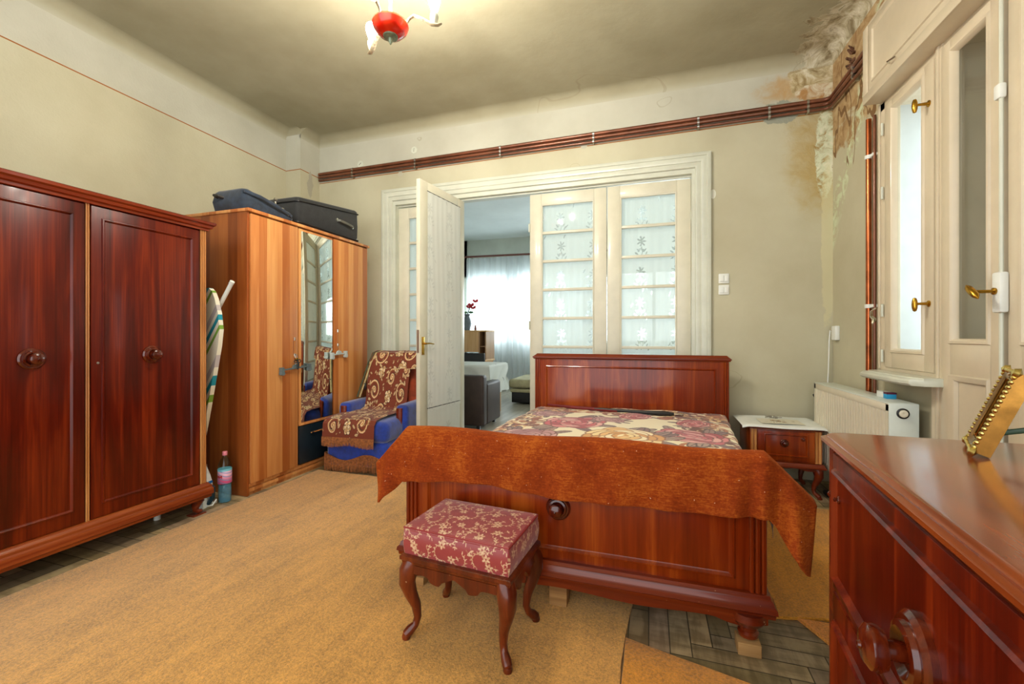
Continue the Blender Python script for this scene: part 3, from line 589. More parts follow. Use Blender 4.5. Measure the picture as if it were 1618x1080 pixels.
b = MB(); b.tube([(-.009, 0, -.018), (-.009, 0, .0), (0, 0, .01), (.009, 0, 0), (.009, 0, -.018)], .003, 8); b.build('shackle', M['steel'], t)
b = MB()
for s in (-1, 1):
    b.tube([(0, -.012, -.035), (s*.02, -.014, -.03), (s*.035, -.012, -.045), (s*.022, -.012, -.058), (0, -.012, -.05)], .004, 8)
b.tube([(0, -.01, -.03), (.004, -.016, -.07), (0, -.014, -.11)], [.007, .008, .006], 8); b.build('black_tie', M['black'], t)

# ---- suitcases on the light wardrobe
def fabric(name, c, rough=.8): return plain(name, c, rough, var=.25, ns=18, bump=.25, sheen=.2)
t = thing('suitcase', 'large black fabric suitcase lying on its side, grey carry handle forward', 'suitcase', (-2.78, 3.20, 2.064), PI/2)
M['blackfab'] = fabric('black_suitcase_fabric', (30, 31, 32)); M['bluefab'] = fabric('navy_bag_fabric', (34, 46, 62))
def slab(x0, x1, y0, y1, h, zt=lambda x, y: 0, n=14, bulge=.012):
    b = MB(); L = []
    for k, (o, z) in enumerate(((.012, 0), (0, .012), (-bulge*.4, h*.5), (0, h-.016), (.014, h), (.06, h+.008))):
        loop = []; a0, a1, c0, c1 = x0+o, x1-o, y0+o, y1-o; r = .035
        for cx, cy, st_ in ((a1-r, c0+r, -PI/2), (a1-r, c1-r, 0), (a0+r, c1-r, PI/2), (a0+r, c0+r, PI)):
            for i in range(6): a = st_+PI/2*i/5; px_, py_ = cx+r*math.cos(a), cy+r*math.sin(a); loop.append((px_, py_, z+zt(px_, py_)*(z/h)))
        L.append(loop)
    b.loops(L); return b
slab(-.36, .42, 0, .5, .345, lambda x, y: .008*math.sin(x*9+1)-.13*(.42-x)*.9).build('body', M['blackfab'], t, ang=60)
for z in (.035, .3):
    b = MB(); r = .03; x0, x1, y0, y1 = -.366, .426, -.007, .507; P_ = []
    for cx, cy, s0 in ((x1-r, y0+r, -PI/2), (x1-r, y1-r, 0), (x0+r, y1-r, PI/2), (x0+r, y0+r, PI)):
        for i in range(5): a = s0+PI/2*i/4; px_ = cx+r*math.cos(a); P_.append((px_, cy+r*math.sin(a), z-(.117*(.42-px_) if z > .1 else 0)))
    P_.append(P_[0]); b.tube(P_, .006, 6); b.build('piping', M['black'], t)
b = MB(); b.tube([(.1, -.008, .165), (.12, -.03, .163), (.22, -.034, .155), (.3, -.03, .147), (.315, -.008, .145)], [(.012, .006)]*5, 8); h = b.build('handle', plain('grey_rubber', (92, 92, 84), .5), t)
for x, z in ((.1, .166), (.312, .145)): b = MB(); b.lathe([(0, 0), (.018, 0), (.016, -.012), (0, -.014)], (x, -.004, z), 'Y', 14); b.build('mount', M['chrome'], h)
b = MB(); b.lathe([(0, 0), (.008, 0), (.006, -.006), (0, -.007)], (.385, -.004, .045), 'Y', 10); b.build('rivet', M['chrome'], t)
t = thing('soft_bag', 'flatter navy blue soft suitcase at the front left of the wardrobe top', 'suitcase', (-2.81, 2.365, 2.064), PI/2)
slab(-.0, .45, .0, .3, .165, lambda x, y: -.2*max(0, x)**1.3+.01*math.sin(x*16), bulge=.03).build('body', M['bluefab'], t, ang=60)
b = MB(); b.tube([(.0, -.01, .14), (.12, -.025, .13), (.26, -.035, .1), (.42, -.02, .065), (.46, .05, .055), (.46, .25, .055)], [(.013, .007)]*6, 8); b.build('rim', M['bluefab'], t)
b = MB(); b.tube([(.01, .24, .11), (-.035, .24, .12), (-.04, .2, .11), (.01, .18, .1)], .012, 8); b.build('strap_end', M['black'], t)
b = MB(); b.lathe([(0, 0), (.02, .003), (.008, .02), (.006, .04), (.016, .055), (.01, .07), (0, .072)], (.31, .03, .115), 'Z', 12); b.lathe([(0, 0), (.022, .0), (.02, .012), (0, .016)], (.35, .01, .1), 'Z', 12); b.build('buckle', M['steel'], t)
b = MB(); b.box(.38, .41, -.024, -.012, .058, .068, .002); b.build('zip_pull', M['chrome'], t)

# ---- ironing board, iron, bottle between the wardrobes
t = thing('ironing_board', 'folded ironing board with striped cover leaning between the wardrobes', 'ironing board', (-2.8, 2.13, 0))
m = N('striped_cover'); x, y, z = m.xyz(m.obj()); q = m.math('FRACT', m.math('MULTIPLY', m.math('ADD', z, m.math('MULTIPLY', x, -1.5)), 2.9))
M['stripes'] = m.fin(m.n('ShaderNodeValToRGB').outputs[0], .8)
rp = [n_ for n_ in m.t.nodes if n_.type == 'VALTORGB'][0]; m.put(rp.inputs[0], q); rp.color_ramp.interpolation = 'CONSTANT'
e = rp.color_ramp.elements; st_ = [(0, (226, 220, 200)), (.2, (120, 160, 60)), (.3, (228, 222, 204)), (.42, (30, 140, 160)), (.55, (228, 224, 206)), (.66, (186, 176, 176)), (.82, (226, 220, 200))]
while len(e) < len(st_): e.new(.5)
for q_, (p_, c_) in zip(e, st_): q_.position = p_; q_.color = L4(c_)
b = MB(); prof = [(.015, 1.4), (-.01, 1.45), (-.04, 1.474), (-.12, 1.46), (-.2, 1.36), (-.26, 1.1), (-.28, .6), (-.27, .28), (-.22, .22), (-.14, .3), (-.055, .64), (.0, .88), (.045, 1.08), (.06, 1.19), (.045, 1.3)]
b.prism(prof, .0, .03, 'XZ'); b.build('board_cover', M['stripes'], t)
b = MB(); b.tube([(-.16, .05, 1.16), (-.02, .06, 1.35), (.105, .055, 1.515)], .014, 12); b.tube([(.095, .055, 1.503), (.107, .055, 1.518)], .0155, 12); b.build('leg', M['white_plastic'], t)
b = MB(); b.tube([(-.2, .015, .24), (-.2, .015, .035)], .011, 10); b.tube([(-.2, .015, .0), (-.2, .015, .04)], .016, 10); b.build('leg', M['white_plastic'], t)
b = MB(); b.tube([(-.2, .0, .05), (-.15, -.18, .05), (-.13, -.262, .045)], .008, 8); b.lathe([(0, 0), (.018, 0), (.017, .05), (0, .055)], (-.13, -.26, 0), 'Z', 14); b.build('foot_bar', M['white_plastic'], t)
t = thing('steam_iron', 'blue and white steam iron standing on its heel behind the dark wardrobe', 'iron', (-2.875, 2.10, 0), math.radians(15))
b = MB(); b.prism([(-.02, .0), (-.01, .18), (.004, .27), (.008, .0)], -.055, .055, 'XZ'); b.build('soleplate', M['steel'], t)
b = MB(); b.prism([(.008, .0), (.006, .265), (.035, .2), (.05, .15), (.055, .0)], -.045, .045, 'XZ'); b.build('body', plain('white_iron_shell', (222, 228, 230), .3), t)
b = MB(); b.prism([(.03, .2), (.012, .25), (.02, .15), (.052, .15)], -.047, .047, 'XZ'); b.build('tank', plain('blue_iron_tank', (30, 110, 180), .25), t)
b = MB(); b.tube([(.05, 0, .15), (.085, 0, .13), (.082, 0, .06), (.055, 0, .02)], [.014, .016, .016, .014], 10); b.build('handle', plain('petrol_handle', (20, 56, 72), .35), t)
b = MB(); b.tube([(.05, .02, .012), (.09, .03, .02), (.11, 0, .05), (.1, -.02, .02), (.06, -.02, .01)], .005, 8); b.build('cord', M['white_plastic'], t)
t = thing('water_bottle', 'clear plastic water bottle with pink label and pink cap on the parquet', 'bottle', (-2.80, 2.215, 0))
M['pet'] = thin_glass('clear_pet_plastic', .35, (222, 238, 242))
R_ = .041; k = 1.0
prof = [(.0, .004), (.022, .0), (.034, .003), (.04, .012), (.041, .05), (.039, .055), (.041, .06), (.041, .12), (.039, .124), (.041, .13), (.0415, .24), (.039, .262), (.028, .292), (.016, .312), (.0135, .318), (.0135, .326), (0, .327)]
b = MB(); b.lathe(prof, (0, 0, 0), 'Z', 28); b.build('body', M['pet'], t, ang=60)
b = MB(); b.lathe([(0, .006), (.036, .006), (.038, .05), (.038, .128), (0, .128)], (0, 0, 0), 'Z', 24); b.build('water', N('bluish_water').fin((120, 190, 222), .08, alpha=.42), t, ang=60)
m = N('bottle_label'); x, y, z = m.xyz(m.obj()); band = m.mix(m.ss(z, .142, .2), (226, 92, 150), (238, 190, 214)); band = m.mix(m.ss(m.math('SINE', m.math('ADD', m.math('MULTIPLY', x, 120), m.math('MULTIPLY', z, 260))), .5, .8), band, (150, 150, 200)); band = m.mix(m.math('GREATER_THAN', z, .218), band, (120, 196, 214))
b = MB(); b.lathe([(.0418, .133), (.0424, .134), (.0424, .231), (.0418, .232)], (0, 0, 0), 'Z', 28); lb = b.build('label_sleeve', m.fin(band, .4), t)
b = MB()
for i in range(9): a = -1.9+i*.1; b.box(-.003, .003, -.0005, .0005, .176+.004*math.sin(i*2.1), .190+.004*math.cos(i*1.7), M=Matrix.Rotation(a+PI/2, 4, 'Z') @ Matrix.Translation((0, -.043, 0)))
b.build('label_lettering', plain('label_ink', (190, 60, 70), .5), lb)
b = MB(); b.lathe([(0, .349), (.0145, .348), (.0155, .344), (.0155, .324), (.0145, .322), (0, .322)], (0, 0, 0), 'Z', 22); b.build('cap', plain('pink_cap', (232, 140, 158), .4), t)

# ---- bed
bed = thing('bed', 'double bed with glossy mahogany headboard and panelled footboard', 'bed', (0, 0, 0))
def sh(x, y, z): return (x+.075*(y-1.72), y, z)
fx0, fx1, Y0 = -1.075, .405, 1.745
b = MB(); b.box(fx0, fx1, Y0, Y0+.045, .15, .685, .004)
b.frame(fx0+.105, fx1-.105, .258, .60, Y0, [(0, 0), (.002, .007), (.009, .01), (.014, .004), (.02, .001), (.022, -.001)])
fb = b.build('footboard', M['bed'], bed, fn=sh)
for x0, x1 in ((fx0, fx0+.06), (fx1-.06, fx1)): b = MB(); fluted(b, x0, x1, .2, .68, Y0-.001, 3); b.build('fluted_post', M['bed'], fb, fn=sh)
b = MB(); b.cornice(fx0, fx1, Y0-.005, Y0+.045, [(0, .222), (.008, .219), (.01, .207), (.017, .2), (.02, .188), (.028, .18), (.03, .165), (.024, .16), (.022, .145), (0, .145)])
b.build('base_moulding', M['bedx'], fb, fn=sh)
b = MB(); pts = [(fx0, .15), (fx1, .15)]; n = 60; low = []
for i in range(n+1): u = i/n; x = fx1+(fx0-fx1)*u; e_ = min(u, 1-u); low.append((x, .112+.018*math.sin(min(1, e_/.12)*PI)*(-1 if e_ < .12 else 0)-.0+(.0 if e_ < .12 else -.012*(1-math.cos((e_-.12)/.38*2*PI))*.5)+.006))
b.prism([(fx0, .15)]+low[::-1]+[(fx1, .15)], Y0-.018, Y0+.01, 'XZ'); b.build('apron', M['bedx'], fb, fn=sh)
b = MB(); big_knob(b, -.357, Y0-.001, .44, 1.0); b.build('knob', M['knob'], fb, fn=sh)
for x in (fx0+.06, fx1-.06):
    b = MB(); b.lathe([(0, .15), (.062, .15), (.066, .125), (.05, .105), (.03, .09), (.028, .075), (.036, .068), (.034, .055), (.02, .048), (0, .046)], (x, Y0+.015, 0), 'Z', 18); b.build('foot', M['bedx'], fb, fn=sh)
hx0, hx1, Y1 = -1.13, .455, 3.74
b = MB(); b.box(hx0, hx1, Y1, Y1+.04, .15, .945, .004); b.frame(hx0+.1, hx1-.095, .5, .885, Y1, [(0, 0), (.002, .006), (.008, .009), (.013, .003), (.018, -.001)]); hb = b.build('headboard', M['bed'], bed, fn=sh)
for x0, x1 in ((hx0, hx0+.05), (hx1-.05, hx1)): b = MB(); fluted(b, x0, x1, .2, .94, Y1-.001, 3); b.build('fluted_post', M['bed'], hb, fn=sh)
b = MB(); b.cornice(hx0, hx1, Y1, Y1+.04, [(.0, .942), (.01, .944), (.012, .952), (.018, .956), (.018, .962), (.01, .968), (-.01, .985), (-.014, .99)]); b.build('cap_rail', M['bedx'], hb, fn=sh)
for x in (hx0+.05, hx1-.05): b = MB(); b.box(x-.04, x+.04, Y1, Y1+.04, .045, .15, .006); b.build('foot', M['bedx'], hb, fn=sh)
for x0 in (fx0+.02, fx1-.045): b = MB(); b.box(x0, x0+.025, Y0+.045, Y1, .2, .42, .003); b.build('side_rail', M['bedx'], bed, fn=sh)
b = MB(); b.box(fx0+.045, fx1-.045, Y0+.045, Y1, .24, .27); b.build('slat_base', M['raww'], bed, fn=sh)
for nm, x, y in (('small raw wooden block under the right foot of the bed', .345, 1.725), ('small raw wooden block under the left foot of the bed', fx0+.06, 1.74), ('raw wooden block under the middle of the footboard, behind the stool', -.365, 1.785)):
    h_ = .046 if x != -.365 else .098
    b = MB(); b.box(x-.038, x+.038, y-.01, y+.06, .0 if x > 0 else .0112, h_, .003); tag(b.build('wood_block', M['raww']), nm, 'wooden block')
for x in (hx0+.05, hx1-.05):
    b = MB(); X_ = x+.075*(Y1-1.72); b.box(X_-.038, X_+.038, Y1-.01, Y1+.06, 0, .044, .003); tag(b.build('wood_block', M['raww']), 'raw wooden block under the %s foot of the headboard' % ('left' if x < 0 else 'right'), 'wooden block')
b = MB(); b.box(fx0+.05, fx1-.05, Y0+.06, Y1-.01, .272, .495, .03); tag(b.build('mattress', fabric('mattress_ticking', (200, 190, 170)), fn=sh), 'mattress under the floral blanket on the mahogany bed', 'mattress')
# floral blanket
rng = np.random.RandomState(8); BW, BL = 1.66, 1.98
r = Ras(int(BW*300), int(BL*300), 300, (240, 226, 192))
def bw(x, y): return (x-(-.335+.075*(y-1.72))+BW/2, y-1.76)      # world to blanket
BR = [(142, 70, 34), (178, 104, 56), (98, 42, 22)]
for k in range(340):      # brown scroll border
    s_ = rng.randint(4); u = rng.rand()
    cx, cy = (u*BW, rng.uniform(0, .09)) if s_ == 0 else ((u*BW, BL-rng.uniform(0, .3)) if s_ == 1 else ((rng.uniform(0, .36), u*BL) if s_ == 2 else (BW-rng.uniform(0, .36), u*BL)))
    r.spiral(cx, cy, rng.uniform(.06, .13), rng.rand()*6, rng.choice([-1, 1]), .018, BR[rng.randint(3)], rng.uniform(.5, .9))
for k in range(70):
    s_ = rng.randint(3); u = rng.rand(); cx, cy = ((u*BW, BL-rng.uniform(.02, .22)) if s_ == 0 else ((rng.uniform(.0, .3), u*BL) if s_ == 1 else (BW-rng.uniform(.0, .3), u*BL)))
    r.spiral(cx, cy, rng.uniform(.05, .1), rng.rand()*6, rng.choice([-1, 1]), .009, (222, 186, 128), .6)
PK = [(196, 82, 92), (216, 128, 130), (172, 56, 70), (228, 170, 162)]; OR = [(232, 186, 116), (242, 214, 156), (214, 154, 84), (248, 230, 190)]; PU = [(190, 140, 140), (170, 116, 122), (212, 170, 164)]
def rose(X, Y, R, cols):
    cx, cy = bw(X, Y)
    for k in range(9):
        a = rng.rand()*6; r.leaf(cx+R*1.05*math.cos(a), cy+R*1.05*math.sin(a), R*.42, a+rng.uniform(-.5, .5), [(150, 120, 112), (170, 140, 124), (128, 92, 92)][k % 3])
    for ring, (q, n_) in enumerate(((1, 8), (.78, 7), (.56, 6), (.36, 5), (.18, 3))):
        a0 = rng.rand()*6
        for i in range(n_):
            a = a0+2*PI*i/n_+rng.uniform(-.12, .12); x, y = cx+R*q*.68*math.cos(a), cy+R*q*.68*math.sin(a); pr = R*.4*(1-.12*ring)
            r.blob(x, y, pr, (112, 52, 46) if cols is not OR else (150, 92, 50), 1, .8, a+PI/2, 1); r.blob(x-.004*math.cos(a), y-.004*math.sin(a), pr*.92, cols[(i+ring) % len(cols)], 1, .8, a+PI/2, 1)
            r.blob(x-pr*.25*math.cos(a), y-pr*.25*math.sin(a), pr*.55, cols[(i+ring+1) % len(cols)], 1.1, .55, a+PI/2, pr*40)
rose(-.74, 2.58, .2, PU); rose(-.5, 3.02, .22, PK); rose(.25, 2.86, .22, PK); rose(-.15, 2.66, .25, OR); rose(-.1, 3.42, .13, PK); rose(.3, 3.3, .12, PK); rose(-.75, 3.34, .14, PU); rose(-.25, 2.1, .2, PK); rose(.2, 2.3, .16, OR); rose(-.28, 3.2, .12, PU)
def blanket(u, v):
    s = (u-.5)*BW; hw = .745; y = 1.79+v*(3.715-1.79); c = -.335; z = .515+.022*math.cos(s*1.9)+.006*math.sin(y*5+s*3)+.004*math.sin(s*17+y*9); x = c+max(-hw-.02, min(hw+.02, s))
    e_ = abs(s)-hw
    if e_ > -.03:
        q = min(1, (e_+.03)/.06); z -= .02*q*q
        if e_ > .0: z -= (e_)*.95; x += math.copysign(.012*math.sin(y*14), s)
    return sh(x, y, z)
b = MB(); b.grid(blanket, 340, 400, r.a); tag(b.build('floral_blanket', attr('floral_plush', .85, .3, .2, 500), ang=80), 'cream plush blanket with pink and orange roses and brown scroll border', 'blanket')
# stick-like umbrella
t = thing('folded_umbrella', 'slim closed umbrella in dark red and black lying against the headboard', 'umbrella', (-.74, 3.6, .545), math.radians(-6))
b = MB(); b.tube([(-.1, .03, .006), (.12, .01, .0), (.5, .01, -.004)], [.008, .014, .016], 10); b.build('red_canopy', plain('dark_red_cloth', (110, 26, 28), .6), t)
b = MB(); b.tube([(.3, .008, .0), (.72, .01, -.004), (.86, .01, .0), (.93, .01, .002)], [.012, .018, .02, .012], 10); b.build('black_canopy', M['black'], t)
b = MB(); b.tube([(.92, .01, .002), (.985, .008, .002), (1.0, .008, .002)], [.008, .011, .008], 10); b.build('tip', M['chrome'], t)
# velvet throw over the footboard
m = N('rust_velvet'); v = m.obj(); a_ = m.noise(m.map(v, (3, 3, 2.2)), 2.2, 5, .65, .4); f_ = m.noise(m.map(v, (26, 60, 300)), 1, 3, .7); g_ = m.noise(v, 120, 3, .7)
c = m.ramp(m.math('ADD', m.math('MULTIPLY', a_, .42), m.math('ADD', m.math('MULTIPLY', f_, .32), m.math('MULTIPLY', g_, .26))), [(.36, (104, 32, 4)), (.5, (140, 54, 10)), (.64, (186, 98, 28))])
c = m.mix(m.ss(m.noise(v, 90, 1), .76, .8), c, (216, 170, 130)); m.bump(m.math('ADD', f_, g_), .6, .004); M['velvet'] = m.fin(c, .78, sheen=.45, spec=.15); m.b.inputs['Sheen Tint'].default_value = L4((220, 120, 50))
CX = -.335; HL = .0
def throw(u, v):
    s = (u-.5)*2          # -1..1 along the footboard
    x = s*.885; e_ = max(0, abs(x)-.735)                      # past the footboard ends
    left = x < 0
    zt = .712-1.05*e_+.006*math.sin(x*9)
    L = .75 if True else 0
    t = v                                             # 0 inside hem, .42 ridge back, .5 ridge front, 1 outside hem
    sag = e_*(.25 if not left else .3)
    if t < .42:
        q = 1-t/.42; y = Y0+.062+.012*math.sin(x*11)*q+e_*.05+.05*q*(q>.0); z = zt-.16*q
    elif t < .5:
        q = (t-.42)/.08; y = Y0+.062-.085*q; z = zt+.012*math.sin(q*PI)
    else:
        q = (t-.5)/.5; hem = (.215+.012*math.sin(x*6+.5)) if e_ <= 0 else (.215+.012*math.sin(x*6+.5)-e_*(.45 if left else .0))
        y = Y0-.023-.016*math.sin(min(1, q*1.6)*PI/2)-.012*math.sin(x*10+1.2)*q-q*e_*.35-.01*q*math.sin(x*23)*(e_*9); z = zt-hem*q
        x -= math.copysign(e_*.3*q, x)
    fo = min(1, max(0, abs(x)-.6)*6); wob = ((.011 if not left else .005)*math.sin(abs(x)*66+v*1.5)*fo+.003*math.sin(x*31+v*5))*max(0, (v-.42)/.58)
    return (CX+x+wob*.4, y+wob*2.6-.012*fo*max(0, v-.5), z)
b = MB(); b.grid(throw, 260, 70); tag(b.build('velvet_throw', M['velvet'], ang=80, solid=.01), 'rust orange velvet throw hanging over the footboard of the bed', 'throw')

# ---- stool
t = thing('stool', 'low stool with curved legs and dusky red floral satin seat', 'stool', (-.65, 1.535, .011), math.radians(-5))
hw, hd = .212, .146
b = MB(); b.cornice(-hw, hw, -hd, hd, [(0, .285), (.006, .288), (.008, .298), (.014, .303), (.014, .316), (.004, .322), (-.01, .324)]); b.build('seat_rail', M['stoolw'], t, fn=lambda x, y, z: (x, y*1.0, z))
b = MB()
def apron(pts_n, hl):
    low = [(-hl, .285)]
    for i in range(31):
        u = i/30; q = abs(u-.5)*2; low.append((-hl+2*hl*u, .262-.016*math.sin(q*PI)+.006*math.cos(q*PI*3)-(.012 if .3 < q < .6 else 0)))
    return low+[(hl, .285)]
b.prism(apron(0, hw-.03), -hd-.004, -hd+.012, 'XZ'); b.prism(apron(0, hw-.03), hd-.012, hd+.004, 'XZ'); b.prism(apron(0, hd-.03), -hw-.004, -hw+.012, 'YZ'); b.prism(apron(0, hd-.03), hw-.012, hw+.004, 'YZ'); b.build('apron', M['stoolw'], t)
for sx in (-1, 1):
    for sy in (-1, 1): b = MB(); cabriole(b, sx*(hw-.022), sy*(hd-.022), .29, sx, sy, .278, 1.0); b.lathe([(0, 0), (.015, .0), (.017, .008), (.014, .018), (0, .02)], (sx*(hw-.004), sy*(hd-.004), 0), 'Z', 12); b.build('leg', M['stoolw'], t)
rng = np.random.RandomState(3); SW, SD = .62, .5; r = Ras(int(SW*1000), int(SD*1000), 1000, (142, 50, 52)); BE = [(188, 146, 112), (204, 170, 136), (164, 112, 82)]
for iy in range(7):
    for ix in range(9):
        cx, cy = .035+ix*.075+(iy % 2)*.037, .035+iy*.075; a = rng.uniform(-.6, .6)+(.9 if (ix+iy) % 2 else 3.6)
        r.stroke([(cx+.035*math.cos(a+q*2.2)*(1-q*.3), cy+.035*math.sin(a+q*2.2)*(1-q*.2)) for q in np.linspace(0, 1.6, 14)], .0016, .0012, BE[2])
        for q in np.linspace(0, 1.6, 9):
            px_, py_ = cx+.035*math.cos(a+q*2.2)*(1-q*.3), cy+.035*math.sin(a+q*2.2)*(1-q*.2)
            for sg in (-1, 1): r.blob(px_+.007*math.cos(a+q*2+sg*1.3), py_+.007*math.sin(a+q*2+sg*1.3), .0036, BE[rng.randint(2)], 1.8, .5, a+q*2+sg)
        for k in range(7): aa = k*PI/3+a; r.blob(cx+.036*math.cos(a)+.009*math.cos(aa), cy+.036*math.sin(a)+.009*math.sin(aa), .0058, BE[k % 2], 1.4, .7, aa)
        r.blob(cx+.036*math.cos(a), cy+.036*math.sin(a), .0035, (150, 60, 56))
for k in range(160): cx, cy, a = rng.uniform(0, SW), rng.uniform(0, SD), rng.rand()*6; r.stroke([(cx, cy), (cx+.012*math.cos(a), cy+.012*math.sin(a))], .0009, .0006, BE[2]); [r.blob(cx+.012*math.cos(a)+.005*math.cos(a+d), cy+.012*math.sin(a)+.005*math.sin(a+d), .0032, BE[1], 1.6, .6, a+d) for d in (-1.2, 0, 1.2)]
def cush(u, v):
    s, q = (u-.5)*SW, (v-.5)*SD; a_, c_ = hw+.0, hd+.0; x = max(-a_, min(a_, s)); y = max(-c_, min(c_, q)); ex, ey = abs(s)-a_, abs(q)-c_; z = .425+.012*(1-(x/a_)**4)*(1-(y/c_)**4)
    d = max(ex, ey, 0)
    if d > 0: z = .42-min(d, .1); bl = .008*math.sin(min(1, d/.1)*PI)+(.002 if d < .008 else 0); 
    if ex > 0 and ex >= ey: x += math.copysign(bl, s)
    if ey > 0 and ey > ex: y += math.copysign(bl, q)
    return (x, y, z)
b = MB(); b.grid(cush, 420, 340, r.a); 
cu = b.build('seat_cushion', attr('floral_satin', .32, .25, .08, 400, spec=.6), t, ang=80)
b = MB(); L = []
P_ = [(-hw-.002, -hd-.002, .42), (hw+.002, -hd-.002, .42), (hw+.002, hd+.002, .42), (-hw-.002, hd+.002, .42), (-hw-.002, -hd-.002, .42)]; b.tube([tuple(Vector(P_[i]).lerp(Vector(P_[i+1]), k/8)) for i in range(4) for k in range(8)]+[P_[4]], .0035, 6); b.build('piping', plain('satin_piping', (136, 44, 46), .4), cu)

# ---- nightstand
ns = thing('nightstand', 'small mahogany nightstand with curved legs beside the radiator', 'nightstand', (.93, 3.5, 0))
hw, D = .225, .36
b = MB(); b.box(-hw, hw, .0, D, .235, .478, .003); b.build('body', M['bed'], ns)
b = MB(); b.cornice(-hw, hw, 0, D, [(0, .478), (.008, .48), (.012, .49), (.008, .498), (0, .5)]); b.build('top', M['bedx'], ns)
b = MB(); b.cornice(-hw, hw, 0, D, [(0, .25), (.01, .246), (.014, .232), (.02, .226), (.02, .216), (.012, .212), (0, .21)]); b.build('base_moulding', M['bedx'], ns)
b = MB(); b.box(-hw+.05, hw-.05, -.012, .0, .262, .47, .002); b.frame(-hw+.085, hw-.09, .292, .452, -.012, [(0, 0), (.002, .006), (.007, .008), (.011, .003), (.014, -.001)]); o = b.build('door', M['bed'], ns)
k = MB(); big_knob(k, -.01, -.012, .385, .56); k.build('knob', M['knob'], o)
k = MB(); big_knob(k, .105, -.012, .42, .28); k.build('key_knob', M['knob'], o)
for x0, x1 in ((-hw+.004, -hw+.045), (hw-.045, hw-.004)): b = MB(); fluted(b, x0, x1, .252, .474, .001, 2); b.build('fluted_strip', M['gold_wood'], ns)
for sx in (-1, 1):
    for y, sy in ((.03, -1), (D-.03, 1)): b = MB(); cabriole(b, sx*(hw-.03), y, .215, sx, sy, .205, .9); b.lathe([(0, 0), (.015, .0), (.016, .01), (0, .02)], (sx*(hw-.012), y+sy*.018, 0), 'Z', 12); b.build('leg', M['bedx'], ns)
b = MB(); pts = [(-hw+.03, .215)]
for i in range(21): u = i/20; pts.append((-hw+.03+u*(2*hw-.06), .19+.016*math.sin(u*PI)+.004*math.cos(u*PI*6)))
pts.append((hw-.03, .215)); b.prism(pts, .0, .014, 'XZ'); b.build('apron', M['bedx'], ns)
m = plain('white_cloth', (226, 230, 226), .8, var=.03, ns=8)
b = MB()
def runner(u, v):
    x = -.275+u*.55; y = -.03+v*.43; z = .504+.002*math.sin(u*9+v*4); ex = max(0, abs(x)-.237); z -= .25*ex+.018*(u > .97)*(v < .3); ey = max(0, -y-.012); z -= .7*ey; return (.93+x+.01*(v-.5), 3.5+y, z)
b.grid(runner, 50, 40); tag(b.build('table_cloth', m, solid=.002), 'white cloth spread over the nightstand top', 'cloth')
rng = np.random.RandomState(5); r = Ras(200, 140, 700, (222, 218, 200)); 
r.stroke([(.01, .02), (.05, .06), (.09, .03), (.1, .1)], .002, .002, (150, 130, 100))
for k in range(5): r.flower(rng.uniform(.08, .17), rng.uniform(.06, .14), .018, [(196, 160, 90), (220, 190, 120), (150, 110, 60)])
for k in range(6): r.leaf(rng.uniform(.05, .24), rng.uniform(.05, .15), .012, rng.rand()*3, (150, 150, 100))
b = MB(); b.grid(lambda u, v: (.79+u*.28, 3.54+v*.19+u*.01, .5095+.003*math.sin(u*3)), 60, 40, r.a); tag(b.build('floral_card', attr('printed_card', .5), solid=.0012), 'floral printed placemat lying on the white cloth of the nightstand', 'placemat')
t = thing('key_bunch', 'small bunch of metal keys on the nightstand cloth', 'keys', (.92, 3.77, .512))
b = MB(); b.tube([(.012*math.cos(a), .012*math.sin(a), .003) for a in np.linspace(0, 2*PI, 14)], .0018, 6); b.build('ring', M['steel'], t)
for k, a in enumerate((.2, 1.1, 2.4, 3.4)): 
    b = MB(); c_, s_ = math.cos(a), math.sin(a); b.tube([(.012*c_, .012*s_, .004+k*.002), (.03*c_, .03*s_, .006+k*.002)], [(.009, .002)]*2, 8); b.tube([(.03*c_, .03*s_, .006+k*.002), (.062*c_, .062*s_, .005)], .003, 6); b.build('key', M['steel'], t)
t = thing('slipper', 'grey-blue slipper on the floor behind the nightstand leg', 'slipper', (1.26, 3.56, 0), math.radians(15))
b = MB(); b.loops([[(sx*.045*math.sin(a)*(1 if s_ else .96), -.12+.24*q_, z) for q_, a in [(k/11, .35+2.5*k/11) for k in range(12)] for sx in (1,)][:12]+[(-.045*math.sin(a), -.12+.24*q_, z) for q_, a in [(k/11, .35+2.5*k/11) for k in range(12)]][::-1] for s_, z in ((0, 0), (1, .01), (1, .022))]); b.build('sole', M['black'], t)
b = MB(); b.lathe([(.0, .02), (.045, .02), (.043, .04), (.033, .06), (.014, .072), (0, .074)], (0, -.055, 0), 'Z', 18); b.build('upper', plain('grey_blue_felt', (120, 132, 134), .8), t)

